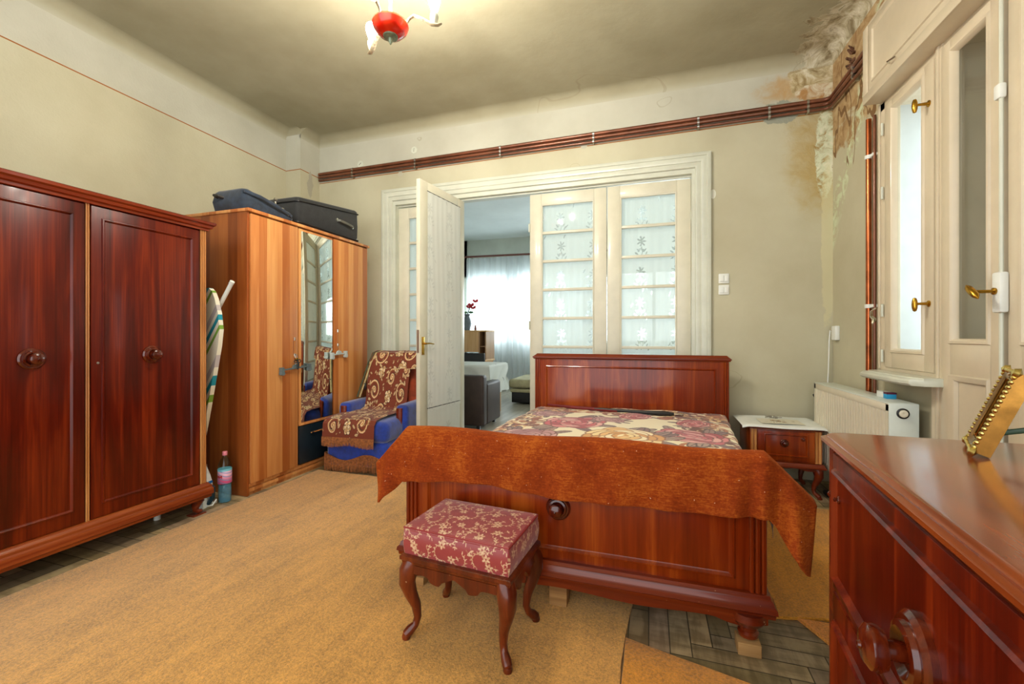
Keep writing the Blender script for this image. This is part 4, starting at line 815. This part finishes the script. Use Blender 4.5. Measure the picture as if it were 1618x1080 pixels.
# ---- dresser in the right foreground
def ds(x, y, z): return (x-.087*y, y, z)
dr = thing('dresser', 'large glossy mahogany chest in the right foreground with a big round knob', 'dresser', (.474, 1.432, 0), math.radians(-96))
W, D, ZT = 1.25, .5, .88
b = MB(); b.box(.02, W, .02, D, .1, .84, .003); b.build('body', M['mah'], dr, fn=ds)
b = MB(); L = []
for o, z in ((0, .83), (.008, .832), (.012, .842), (.01, .846), (.022, .85), (.03, .858), (.03, .866), (.024, .869), (.019, .8705), (.019, .874), (.012, .8785), (.004, .88)):
    x0, y0, r_ = .025-o, .02-o, .028; loop = [(x0+r_*(1-math.cos(a)), y0+r_*(1-math.sin(a)), z) for a in np.linspace(0, PI/2, 7)] + [(W+o, y0, z), (W+o, D, z), (x0, D, z)]; L.append(loop)
b.loops(L); b.build('top', M['mahy'], dr, fn=ds)
b = MB(); b.box(.075, .95, .006, .022, .474, .835, .002); b.frame(.095, .93, .505, .80, .006, [(0, 0), (.003, .008), (.009, .012), (.015, .005), (.02, .001), (.022, -.003)]); o = b.build('door', M['mah'], dr, fn=ds)
k = MB(); big_knob(k, .575, .006, .632, 1.32); k.build('knob', M['knob'], o, fn=ds)
k = MB(); big_knob(k, .128, .006, .727, .2); k.build('key_knob', M['knob'], o, fn=ds)
k = MB(); k.lathe([(0, 0), (.009, 0), (.007, -.012), (0, -.016)], (.085, .006, .727), 'Y', 12); k.build('turn_latch', M['knob'], o, fn=ds)
b = MB(); b.box(.075, .95, .006, .022, .12, .464, .002); b.frame(.095, .93, .15, .40, .006, [(0, 0), (.003, .008), (.009, .012), (.015, .005), (.02, .001), (.022, -.003)]); b.build('door', M['mah'], dr, fn=ds)
b = MB(); b.box(.07, .952, .0185, .021, .463, .475); b.build('light_gap_strip', plain('pale_gap', (214, 190, 160), .5), dr, fn=ds)
b = MB(); fluted(b, .02, .07, .12, .838, .016, 3); b.build('fluted_post', M['bedx'], dr, fn=ds)
b = MB(); b.box(.96, W, .006, .022, .12, .835, .002); b.build('side_door', M['mah'], dr, fn=ds)
for x, y in ((.06, .06), (W-.05, .06), (.06, D-.05), (W-.05, D-.05)): b = MB(); cabriole(b, x, y, .11, -1, -1, .11, .9); b.build('foot', M['bedx'], dr, fn=ds)
# picture frame
n_ = Vector((-.9, .436, 0)); wv = Vector((.436, .9, 0)); t_ = math.radians(20); up = Vector((0, 0, 1))*math.cos(t_)-n_*math.sin(t_); nf = wv.cross(up).normalized()
if nf.dot(n_) < 0: nf = -nf
pf = thing('picture_frame', 'brass photo frame with beaded edge leaning on its stand on the chest', 'picture frame', (.69, 1.218, .8825))
FR = Matrix(((wv.x, -nf.x, up.x, 0), (wv.y, -nf.y, up.y, 0), (wv.z, -nf.z, up.z, .008), (0, 0, 0, 1)))
def ff(x, y, z): v = FR @ Vector((x, y, z)); return tuple(v)
FW, FH = .15, .19
M['mirror_brass'] = plain('polished_brass_side', (140, 98, 44), .06, 1, .1, 30)
b = MB(); b.box(0, .02, 0, .025, 0, FH); b.box(FW-.02, FW, 0, .025, 0, FH); b.box(.02, FW-.02, 0, .025, 0, .02); b.box(.02, FW-.02, 0, .025, FH-.02, FH); b.frame(.0, FW, 0, FH, 0, [(0, 0), (.0, .004), (.006, .006), (.016, .003), (.022, -.004)]); b.build('frame_border', M['mirror_brass'], pf, fn=ff)
b = MB()
for x0, z0, x1, z1, n in ((.0, 0, .0, FH, 17), (FW, 0, FW, FH, 17), (0, 0, FW, 0, 13), (0, FH, FW, FH, 13)):
    for i in range(n+1): u = i/n; b.lathe([(0, -.005), (.004, -.003), (.005, 0), (.004, .003), (0, .005)], (x0+(x1-x0)*u, -.005, z0+(z1-z0)*u), 'Y', 8)
for x, z in ((0, 0), (FW, 0), (0, FH), (FW, FH)): b.lathe([(0, -.012), (.008, -.009), (.012, 0), (.0, .006)], (x, -.001, z), 'Y', 10)
b.build('beaded_edge', plain('antique_gold', (206, 184, 110), .25, 1, .2, 60), pf, fn=ff)
b = MB(); b.box(.018, FW-.018, .012, .016, .018, FH-.018); b.build('photo_pane', plain('faded_photo', (190, 180, 160), .15), pf, fn=ff)
b = MB(); b.box(.01, FW-.01, .02, .0255, .01, FH-.01); b.build('backing', plain('green_velvet_back', (40, 66, 44), .8), pf, fn=ff)
def leg_bar(p, q_): b.tube([p, q_], [(.007, .0025)]*2, 8)
b = MB(); pt = Vector(ff(.075, .027, .165)); ft = pt+Vector((.065, -.034, 0)); ft.z = .002
b.tube([tuple(pt), tuple(ft)], [(.016, .003)]*2, 8); mid = pt.lerp(ft, .55); lo = Vector(ff(.075, .028, .05)); b.tube([tuple(lo), tuple(mid)], [(.006, .003)]*2, 8); b.build('stand', plain('green_stand', (52, 78, 52), .4), pf)
# ---- armchair with its throw
ch = thing('armchair', 'blue plush armchair with wooden arm posts beside the light wardrobe', 'armchair', (-2.355, 3.44, 0), math.radians(4))
M['blue'] = plain('royal_blue_plush', (14, 48, 136), .85, var=.25, ns=14, bump=.2, sheen=.6); M['rust'] = plain('rust_plush', (150, 58, 24), .85, var=.2, ns=14, sheen=.5)
b = MB(); b.box(-.29, .29, -.44, .3, .05, .27, .03, seg=3); b.build('base', M['blue'], ch)
b = MB(); b.box(-.285, .3, -.47, .2, .26, .44, .06, seg=4); b.build('seat', M['blue'], ch)
b = MB(); L = []
for k in range(9):
    t_ = k/8; z = .36+.6*t_; yb = .12+.12*t_; th = .15-.05*t_; hw = .3-.03*max(0, t_-.8)*5*.6; q = 0 if k < 8 else .05
    L.append([(-hw+q, yb+q*.4, z), (-hw*.6, yb-.03+q*.3, z+q*.3), (hw*.6, yb-.03+q*.3, z+q*.3), (hw-q, yb+q*.4, z), (hw-q, yb+th-q*.4, z), (hw*.6, yb+th+.02, z), (-hw*.6, yb+th+.02, z), (-hw+q, yb+th-q*.4, z)])
b.loops(L); b.build('backrest', M['rust'], ch, sub=2)
for s in (-1, 1):
    x0, x1 = (.225, .345) if s > 0 else (-.345, -.225)
    b = MB(); b.box(x0, x1, -.21, .3, .26, .545, .04, seg=4); b.box(x0, x1, -.2, .28, .06, .3, .02); a = b.build('armrest', M['blue'], ch)
    b = MB(); xm = (x0+x1)/2-s*.01; P_ = [(xm, -.222, .52), (xm, -.224, .42), (xm-s*.004, -.228, .36), (xm-s*.022, -.245, .3), (xm-s*.05, -.27, .25), (xm-s*.07, -.285, .22)]
    b.tube(P_, [(.028, .016)]*3+[(.026, .016), (.02, .014), (.012, .01)], 12, up=(1, 0, 0)); b.build('arm_post', M['bedx'], ch)
def fringe(b, pts, top, length, n):      # many tufts along a path, outward normal approximated by -Y
    for i in range(n):
        u = i/(n-1)*(len(pts)-1); k = min(int(u), len(pts)-2); f = u-k; x = pts[k][0]*(1-f)+pts[k+1][0]*f; y = pts[k][1]*(1-f)+pts[k+1][1]*f; zt = top(i/(n-1)); l = length(i/(n-1))*rng.uniform(.93, 1.05); dx = rng.uniform(-.003, .003)
        b.tube([(x, y, zt), (x+dx*.5, y-.003, zt-l*.5), (x+dx, y+rng.uniform(-.004, .002), zt-l)], [.0035, .003, .0015], 4)
M['fringe'] = plain('brown_fringe', (138, 84, 44), .8, var=.25, ns=60)
b = MB(); fringe(b, [(-.3, -.2), (-.3, -.45), (.3, -.45), (.3, -.1)], lambda u: .135+.028*math.sin(u*PI*8), lambda u: .125+.028*math.sin(u*PI*8), 330); b.build('skirt_fringe', M['fringe'], ch)
for x in (-.22, .22):
    for y in (-.38, .25): b = MB(); b.lathe([(0, 0), (.018, 0), (.022, .055), (0, .055)], (x, y, 0), 'Z', 12); b.build('foot', M['bedx'], ch)
rng = np.random.RandomState(11); r = Ras(400, 720, 640, (112, 46, 22)); CR = (214, 182, 134); BK = (52, 22, 14)
for (cx, cy, R, a, sg) in [(.12, .08, .07, 0, 1), (.47, .1, .08, 2, -1), (.3, .2, .07, 4, 1), (.1, .32, .075, 1, -1), (.42, .36, .08, 3, 1), (.25, .47, .07, 5, -1), (.52, .6, .08, 1, 1), (.12, .62, .08, 2.5, -1), (.36, .72, .07, .5, 1), (.15, .9, .08, 3.4, 1), (.48, .92, .085, 1.2, -1), (.3, 1.04, .06, 5, 1), (.58, .25, .06, 2, 1), (.05, .47, .05, 1, 1), (.57, .78, .05, 4, 1)]:
    r.spiral(cx+.006, cy+.005, R, a, sg, .013, BK); r.spiral(cx, cy, R, a, sg, .012, CR); r.spiral(cx, cy, R*.92, a+.1, sg, .004, (150, 96, 50))
    for k in range(4): aa = a+k*.7; r.leaf(cx+R*1.15*math.cos(aa), cy+R*1.15*math.sin(aa), .024, aa+.9*sg, CR, BK)
for (cx, cy) in [(.3, .07), (.24, .33), (.36, .27), (.33, .58), (.2, .76), (.43, .8), (.34, .93), (.08, .18), (.1, 1.04), (.52, .47), (.54, 1.06)]:
    r.flower(cx, cy, .05, [CR, (228, 204, 164), (190, 150, 100)], 6, 3, BK, .1)
for k in range(190): r.leaf(rng.uniform(0, .62), rng.uniform(0, 1.12), rng.uniform(.009, .02), rng.rand()*6, [CR, (176, 132, 84)][k % 2], BK)
path = [(.33, .86), (.335, .95), (.27, .995), (.18, .975), (.125, .9), (.07, .7), (.045, .55), (.02, .475), (-.03, .46), (-.2, .458), (-.38, .455), (-.455, .445), (-.488, .41), (-.494, .34), (-.497, .295)]
ds_ = [0]
for a_, c_ in zip(path, path[1:]): ds_.append(ds_[-1]+math.hypot(a_[0]-c_[0], a_[1]-c_[1]))
tot = ds_[-1]
def on_path(t):
    d = t*tot; k = max(i for i in range(len(ds_)-1) if ds_[i] <= d+1e-9); f = (d-ds_[k])/(ds_[k+1]-ds_[k]); return path[k][0]*(1-f)+path[k+1][0]*f, path[k][1]*(1-f)+path[k+1][1]*f
R4 = Matrix.Translation((-2.355, 3.44, 0)) @ Matrix.Rotation(math.radians(4), 4, 'Z')
def thr(u, v):
    y, z = on_path(1-v); t = 1-v; x0 = -.23 if t < .3 else (-.23-.05*min(1, (t-.3)/.3)); x1 = .3 if t < .3 else (.3-.1*min(1, max(0, (t-.45)/.3))); w_ = .5+.5*math.cos(u*9+v*8)
    if .42 < t < .52: x0 += .0; x1 = min(x1, .215); x0 = max(x0, -.215)
    if .3 < t < .8: x1 = min(x1, .215) if t < .62 else x1; x0 = max(x0, -.215) if t < .62 else x0
    return tuple(R4 @ Vector((x0+u*(x1-x0), y-.006-.003*w_, z+.006+.004*w_)))
ct = thing('chair_throw', 'brown tapestry throw with cream scrolls draped over the blue armchair', 'throw')
b = MB(); b.grid(thr, 200, 360, r.a); b.build('woven_cloth', attr('scroll_tapestry', .85, .15, .3, 500), ct, ang=80)
b = MB(); P_ = [thr(u, 0.0) for u in np.linspace(0, 1, 12)]; fringe(b, [(p[0], p[1]-.004) for p in P_], lambda u: .31, lambda u: .075+.01*math.sin(u*9), 150); b.build('fringe', M['fringe'], ct)
t = thing('belt', 'green and beige woven belt hanging over the left edge of the armchair back', 'belt')
for dx, c in ((-.0, (70, 78, 56)), (.027, (178, 160, 112))):
    b = MB(); P_ = [tuple(R4 @ Vector(p)) for p in ((-.2+dx, .3, .9), (-.2+dx, .26, 1.0), (-.212+dx, .17, .985), (-.235+dx, .11, .89), (-.27+dx, .055, .7), (-.3+dx, .02, .565))]; b.tube(P_, [(.004, .015)]*6, 8, up=(0, -1, .3)); b.build('band', plain('belt_band', c, .8, ns=40), t)
b = MB(); b.box(-.012, .012, -.006, .006, -.03, .03, .003, M=R4 @ Matrix.Translation((-.235, .05, .665))); b.build('buckle', M['black'], t)

# ---- rugs
def rug(name, label, pts, z, c, seed, fringe_=0):
    m = N(name+'_pile'); v = m.obj(); a_ = m.noise(v, 130, 3, .75); d_ = m.noise(m.map(v, (16, 2.2, 1)), 1, 5, .65, .3); e_ = m.noise(v, 3.5, 5, .65)
    f = m.math('ADD', m.math('MULTIPLY', a_, .56), m.math('ADD', m.math('MULTIPLY', d_, .22), m.math('MULTIPLY', e_, .22)))
    col = m.ramp(f, [(.34, tuple(q*.68 for q in c)), (.5, c), (.66, tuple(min(255, q*1.17) for q in c))]); m.bump(a_, .7, .006); mt = m.fin(col, .95, spec=.1, sheen=.25)
    P_ = []; n = len(pts); rr = random.Random(seed)
    for i in range(n):
        a, b_ = Vector(pts[i]), Vector(pts[(i+1) % n]); k = max(2, int((b_-a).length/.12))
        for j in range(k): q = a.lerp(b_, j/k); P_.append((q.x+rr.uniform(-.004, .004), q.y+rr.uniform(-.004, .004)))
    b = MB(); L = [[(x, y, z0) for x, y in P_] for z0 in (z, z+.008)]; cx = sum(p[0] for p in P_)/len(P_); cy = sum(p[1] for p in P_)/len(P_)
    L.append([(x+(cx-x)*.004, y+(cy-y)*.004, z+.011) for x, y in P_]); b.loops(L); tag(b.build('rug', mt), label, 'rug', kind=None)
rug('ochre', 'largest ochre rug, running along both wardrobes under the stool', [(-2.69, -1.3), (-.09, -1.3), (-.09, 1.66), (-.065, 1.93), (-.065, 2.95), (-2.68, 2.97)], 0, (208, 154, 78), 1)
rug('orange', 'orange rug in the foreground in front of the bare parquet patch', [(-.085, -1.2), (.2, -1.2), (.43, 1.35), (.475, 1.535), (-.085, 1.67)], 0, (206, 138, 44), 2)
rug('golden', 'golden rug along the right side of the bed towards the nightstand', [(.02, 1.95), (.45, 1.965), (.66, 2.02), (1.13, 2.03), (1.15, 3.3), (.1, 3.3)], .001, (202, 138, 44), 3)
rug('corner', 'small orange rug corner peeking out beside the chest', [(.575, 2.0), (.655, 1.84), (1.3, 1.7), (1.35, 2.0)], 0, (214, 138, 52), 4)

# ---- radiator
rd = thing('radiator', 'cream panel radiator under the window sill', 'radiator', (1.2, 3.80, 0), -PI/2)   # local x = -Y, local y = +X
M['rad'] = plain('radiator_enamel', (226, 218, 196), .35, var=.02, coat=.2); M['radside'] = plain('radiator_side_enamel', (216, 224, 216), .35, var=.02, coat=.2)
b = MB(); W = 1.06; xs = []; n = 26
for i in range(n):
    x = .03+(W-.06)*i/n; p_ = (W-.06)/n; xs += [(x, 0), (x+p_*.55, 0), (x+p_*.66, .014), (x+p_*.89, .014)]
xs.append((W-.03, 0)); xs += []
L = [[(x, y if i_ not in (0, 3) else 0, z) for x, y in xs] for i_, z in enumerate((.235, .25, .735, .75))]
b.loops(L, False, False, False); b.box(0, .03, 0, .012, .2, .79); b.box(W-.03, W, 0, .012, .2, .79); b.box(0, W, .0, .012, .75, .79, .003); b.box(0, W, .0, .012, .2, .235, .003); b.box(.01, W-.01, .018, .022, .21, .78)
b.build('front_panel', M['rad'], rd)
b = MB(); b.box(0, W, .11, .125, .2, .79, .003); b.build('rear_panel', M['rad'], rd)
b = MB(); b.box(0, W, 0, .128, .79, .797, .002); 
b.build('top_grille', M['radside'], rd)
b = MB(); b.box(-.002, .004, 0, .128, .2, .79); b.build('side_cover', M['radside'], rd)
b = MB(); b.box(W-.004, W+.004, 0, .128, .2, .795, .002); sd = b.build('side_cover', M['radside'], rd)
b = MB(); b.lathe([(0, .0), (.027, 0), (.027, .008), (.022, .01), (.022, .004), (0, .004)], (W+.004, .058, .745), 'X', 24); b.build('valve_ring', M['black'], sd)
b = MB(); b.lathe([(0, .0), (.02, 0), (.019, .012), (.012, .014), (.006, .013), (0, .012)], (W+.005, .058, .745), 'X', 24); b.build('valve_plug', M['rad'], sd)
b = MB(); b.tube([(-.0, .06, .7), (-.04, .06, .7)], .012, 10); b.tube([(-.035, .06, .71), (-.06, .02, .68)], [.016, .02], 10); b.build('valve', M['black'], rd)
b = MB()
for x in (.2, .86): b.box(x-.015, x+.015, .125, .178, .3, .7)
b.build('wall_bracket', M['steel'], rd)
t = thing('medicine_box', 'small white and blue cardboard box on top of the radiator', 'box', (1.265, 3.02, .798), -PI/2)
b = MB(); b.box(0, .075, 0, .045, 0, .034, .001); b.build('carton', M['white_plastic'], t)
b = MB(); b.box(.074, .112, 0, .045, 0, .034, .001); b.build('blue_end', plain('blue_print', (40, 150, 200), .4), t)
b = MB(); b.box(.078, .1125, -.0005, .0455, .025, .0345); b.build('dark_stripe', plain('dark_red_print', (90, 30, 60), .4), t)
t = thing('strap_hook', 'small metal strap hook on the window frame edge', 'hook', (1.335, 3.19, 1.27)); b = MB(); b.tube([(0, 0, .05), (-.02, .02, .03), (-.012, .03, 0), (-.006, .01, -.02), (-.02, .0, -.045)], [.004, .005, .01, .012, .005], 8); b.build('hook', M['chrome'], t)

# ---- chandelier
cx_, cy_ = -1.282, 1.928
cl = thing('chandelier', 'three-armed ceiling lamp with red bowl and bare bulbs', 'ceiling lamp', (cx_, cy_, 0))
b = MB(); b.tube([(0, 0, 2.8), (0, 0, 3.37)], .008, 10); b.lathe([(0, 3.32), (.05, 3.33), (.055, 3.375), (0, 3.378)], (0, 0, 0), 'Z', 20); b.build('stem', M['casing'], cl)
b = MB(); b.lathe([(0, 2.705), (.03, 2.707), (.062, 2.72), (.084, 2.742), (.093, 2.765), (.09, 2.775), (.07, 2.778), (0, 2.779)], (0, 0, 0), 'Z', 36); b.build('bowl', plain('red_enamel', (206, 30, 10), .15, var=.04, coat=.6), cl)
M['green_metal'] = plain('verdigris_metal', (124, 134, 112), .4, .5, .15, 60); M['ivory_metal'] = plain('flaking_ivory_metal', (176, 164, 136), .45, .35, .3, 50)
b = MB(); b.lathe([(0, 2.664), (.004, 2.667), (.012, 2.685), (.014, 2.695), (.028, 2.7), (.037, 2.703), (.038, 2.71), (0, 2.712)], (0, 0, 0), 'Z', 24); b.build('finial', M['green_metal'], cl)
b = MB(); b.lathe([(0, 2.778), (.04, 2.78), (.034, 2.8), (.015, 2.812), (0, 2.815)], (0, 0, 0), 'Z', 20); b.build('top_cup', M['casing'], cl)
em = N('lit_bulb'); em.fin((255, 250, 240), .3, emit=(255, 248, 234), es=1000); M['bulb'] = em.m
for a in (-7, 142-10, 252):
    a = math.radians(a)+TH; c_, s_ = math.cos(a), math.sin(a)
    arm = MB(); P_ = [(.085*c_, .085*s_, 2.765), (.1*c_, .1*s_, 2.79), (.125*c_, .125*s_, 2.805), (.17*c_, .17*s_, 2.785), (.22*c_, .22*s_, 2.752), (.255*c_, .255*s_, 2.745), (.275*c_, .275*s_, 2.752)]
    arm.tube(P_, [(.006, .006), (.007, .007), (.007, .009), (.006, .011), (.007, .014), (.006, .012), (.003, .006)], 10); ao = arm.build('arm', M['ivory_metal'], cl)
    b = MB(); b.lathe([(0, 2.752), (.012, 2.754), (.018, 2.765), (.022, 2.785), (.021, 2.8), (.0, 2.802)], (.235*c_, .235*s_, 0), 'Z', 18); b.build('socket', M['casing'], ao)
    b = MB(); b.lathe([(0, 2.8), (.0135, 2.8), (.0135, 2.815), (.0, 2.816)], (.235*c_, .235*s_, 0), 'Z', 16); b.build('bulb_collar', M['steel'], ao)
    b = MB(); b.lathe([(0, 2.815), (.014, 2.816), (.02, 2.835), (.028, 2.858), (.03, 2.875), (.027, 2.892), (.016, 2.904), (0, 2.908)], (.235*c_, .235*s_, 0), 'Z', 20); b.build('bulb', M['bulb'], ao, ang=80)

# ---- far room furniture
M['dkbrown'] = plain('dark_brown_leather', (58, 44, 40), .55, var=.1); M['olive'] = plain('olive_beige_fabric', (160, 152, 118), .85, var=.08, bump=.2)
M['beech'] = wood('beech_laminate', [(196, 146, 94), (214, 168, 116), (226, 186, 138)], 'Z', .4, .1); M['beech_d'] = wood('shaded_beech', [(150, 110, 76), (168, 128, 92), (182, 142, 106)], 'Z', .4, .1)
t = thing('tub_armchair', 'dark brown square armchair seen from behind in the far room', 'armchair', (-2.28, 5.1, 0))
b = MB(); b.box(-.38, .38, -.3, -.16, .05, .665, .03, seg=3); b.build('backrest', M['dkbrown'], t); b = MB(); b.box(-.24, .24, -.16, .32, .12, .42, .03, seg=3); b.build('seat', M['dkbrown'], t)
for s in (-1, 1): b = MB(); b.box(min(s*.24, s*.38), max(s*.24, s*.38), -.16, .34, .05, .56, .03, seg=3); b.build('armrest', M['dkbrown'], t)
for x in (-.3, .3):
    for y in (-.25, .28): b = MB(); b.box(x-.02, x+.02, y-.02, y+.02, 0, .055); b.build('foot', M['black'], t)
t = thing('dining_table', 'table under a white lace cloth in the far room', 'table', (-2.66, 5.85, 0)); b = MB(); b.box(-.55, .55, -.35, .35, .71, .74, .005); b.build('tabletop', M['beech'], t)
for x in (-.48, .48):
    for y in (-.3, .3): b = MB(); b.box(x-.025, x+.025, y-.025, y+.025, 0, .71); b.build('leg', M['beech'], t)
ras = lace_raster(55, 1.5, 1.1, .15, .96)
def cloth(u, v):
    x, y = (u-.5)*1.8, (v-.5)*1.4; ex, ey = max(0, abs(x)-.57), max(0, abs(y)-.37); d = math.hypot(ex, ey)*1.25; X = max(-.57, min(.57, x)); Y = max(-.37, min(.37, y)); w_ = .02*math.sin(x*22+y*19)
    return (-2.66+X+math.copysign(min(d, .02)+w_*(ex > 0)*min(1, d*5), x)*(ex > 0), 5.85+Y+math.copysign(min(d, .02)+w_*(ey > 0)*min(1, d*5), y)*(ey > 0), .743-d)
M['lacecloth'] = lace_mat('lace_tablecloth', (236, 238, 234), .2)
b = MB(); b.grid(cloth, 200, 150, lin_inv(ras)); tag(b.build('lace_tablecloth', M['lacecloth'], ang=80), 'white lace cloth over the far room table', 'tablecloth')
t = thing('chaise_sofa', 'dark sofa end with olive beige seat cushion in the far room', 'sofa', (-1.6, 7.2, 0))
b = MB(); b.box(-.6, .6, -.35, .6, .03, .2, .01); b.build('base', M['black'], t); b = MB(); b.box(-.62, .6, -.38, .6, .2, .26, .02); b.build('lower_cushion', M['olive'], t); b = MB(); b.box(-.64, .6, -.4, .6, .275, .42, .045, seg=4); b.build('seat_cushion', M['olive'], t); b = MB(); b.box(-.4, .6, .6, .78, .05, .62, .04, seg=3); b.build('backrest', M['dkbrown'], t)
t = thing('computer_desk', 'beech desk hutch with open side shelves in the far room', 'desk', (-3.2, 7.1, 0))
b = MB(); b.box(-.4, .5, -.25, .3, .7, .73, .003); b.box(-.4, -.37, -.25, .3, 0, .7); b.box(.44, .47, -.25, .3, 0, .7); b.build('desk_body', M['beech'], t)
b = MB(); b.box(.0, .35, -.1, .25, .86, 1.22); b.box(-.4, .5, -.12, .3, 1.22, 1.245, .002); b.build('hutch', M['beech'], t)
b = MB(); b.box(.35, .37, -.12, .3, .73, 1.22); b.box(.47, .49, -.12, .3, .73, 1.22); b.box(.37, .47, -.1, .3, .95, .965); b.box(.37, .47, .28, .3, .73, 1.22); b.build('side_shelf', M['beech_d'], t)
t = thing('monitor', 'pale computer monitor on the far room desk, edge visible by the open door', 'monitor', (-3.24, 6.95, .73)); b = MB(); b.box(-.18, .08, -.03, .0, .08, .42, .006); b.build('casing', plain('grey_white_casing', (190, 196, 196), .5), t); b = MB(); b.box(-.165, .065, -.034, -.029, .1, .4); b.build('screen', plain('dull_screen', (120, 132, 136), .2), t); b = MB(); b.box(-.08, .0, -.06, .04, 0, .01); b.box(-.06, -.02, -.02, 0, .01, .1); b.build('stand', M['steel'], t)
t = thing('office_chair', 'black office chair in front of the far room desk', 'chair', (-2.78, 6.6, 0)); b = MB(); b.box(-.2, .2, -.03, .02, .55, .86, .02, seg=3); b.build('backrest', M['black'], t); b = MB(); b.box(-.2, .2, -.2, .2, .44, .5, .02); b.build('seat', M['black'], t); b = MB(); b.tube([(0, 0, .06), (0, 0, .44)], .025); b.build('gas_post', M['steel'], t)
b = MB()
for k in range(5): a = k*2*PI/5; b.tube([(0, 0, .08), (.24*math.cos(a), .24*math.sin(a), .025)], [.022, .02], 8)
b.build('star_base', M['black'], t)
t = thing('flower_vase', 'grey vase with red flowers on the far room desk', 'vase', (-3.1, 7.05, 1.246)); b = MB(); b.lathe([(0, 0), (.05, 0), (.055, .03), (.08, .12), (.06, .2), (.04, .25), (.055, .29), (0, .29)], (0, 0, 0), 'Z', 20); b.build('vase_body', plain('grey_ceramic', (112, 120, 128), .25), t)
rr = random.Random(5)
for k in range(6):
    dx, dz = (.06, .52) if k == 0 else (rr.uniform(-.12, .13), rr.uniform(.3, .46)); hx = .16 if k == 0 else dx
    b = MB(); b.tube([(0, 0, .27), (dx*.6, 0, .27+(dz-.27)*.6), (hx, 0, dz)], .004, 6); st_ = b.build('stem', plain('stem_green', (50, 96, 50), .6) if k == 0 else bpy.data.materials['stem_green'], t)
    b = MB()
    for q in range(7): a = q*2*PI/7; b.lathe([(0, -.02), (.022, 0), (0, .03)], (hx+.035*math.cos(a), .03*math.sin(a), dz+.012*math.cos(a*2)), 'Z', 8)
    b.build('bloom', plain('red_petals', (196, 40, 52), .7) if k == 0 else bpy.data.materials['red_petals'], st_)
    b = MB(); b.loops([[(dx*.5, 0, .33), (dx*.5+.04, .005, .34), (dx*.5+.07, 0, .31), (dx*.5+.03, -.004, .3)], [(dx*.5, .004, .33), (dx*.5+.04, .009, .34), (dx*.5+.07, .004, .31), (dx*.5+.03, 0, .3)]]); b.build('leaf', bpy.data.materials['stem_green'], st_)
t = thing('drinking_glass', 'clear tumbler on the far room desk hutch', 'glass', (-2.72, 7.05, 1.246)); b = MB(); b.lathe([(0, 0), (.035, 0), (.05, .13), (.047, .13), (.033, .01), (0, .01)], (0, 0, 0), 'Z', 20); b.build('tumbler', M['glass'], t)
t = thing('small_ornament', 'tiny reddish ornament between vase and tumbler', 'ornament', (-2.92, 7.0, 1.246)); b = MB(); b.lathe([(0, 0), (.02, 0), (.022, .04), (.012, .06), (.016, .08), (0, .095)], (0, 0, 0), 'Z', 14); b.build('figurine', plain('reddish_clay', (150, 90, 76), .5), t)
cu = thing('curtain', 'floor-length white sheer curtain across the far room windows', 'curtain', (0, 8.95, 0)); b = MB()
ras = np.full((60, 60, 3), 255.*.93); ras[30:] = 255*.9
b.grid(lambda u, v: (-3.96+u*3.1, .03*math.sin(u*150)+.015*math.sin(u*61+v*2), .06+v*2.83), 500, 12, lin_inv(ras)); b.build('sheer_cloth', M['sheer'], cu, ang=90)
t = thing('curtain_rod', 'dark red wooden curtain rod above the far window', 'curtain rod', (0, 8.95, 0)); b = MB(); b.tube([(-4.0, 0, 2.94), (-.8, 0, 2.9)], .022, 10); b.build('rod', plain('dark_rod', (120, 74, 66), .5), t)
b = MB()
for x in (-3.85, -2.4, -.95): b.tube([(x, 0, 2.92), (x, .15, 2.92)], .012, 8)
b.build('bracket', M['steel'], t)
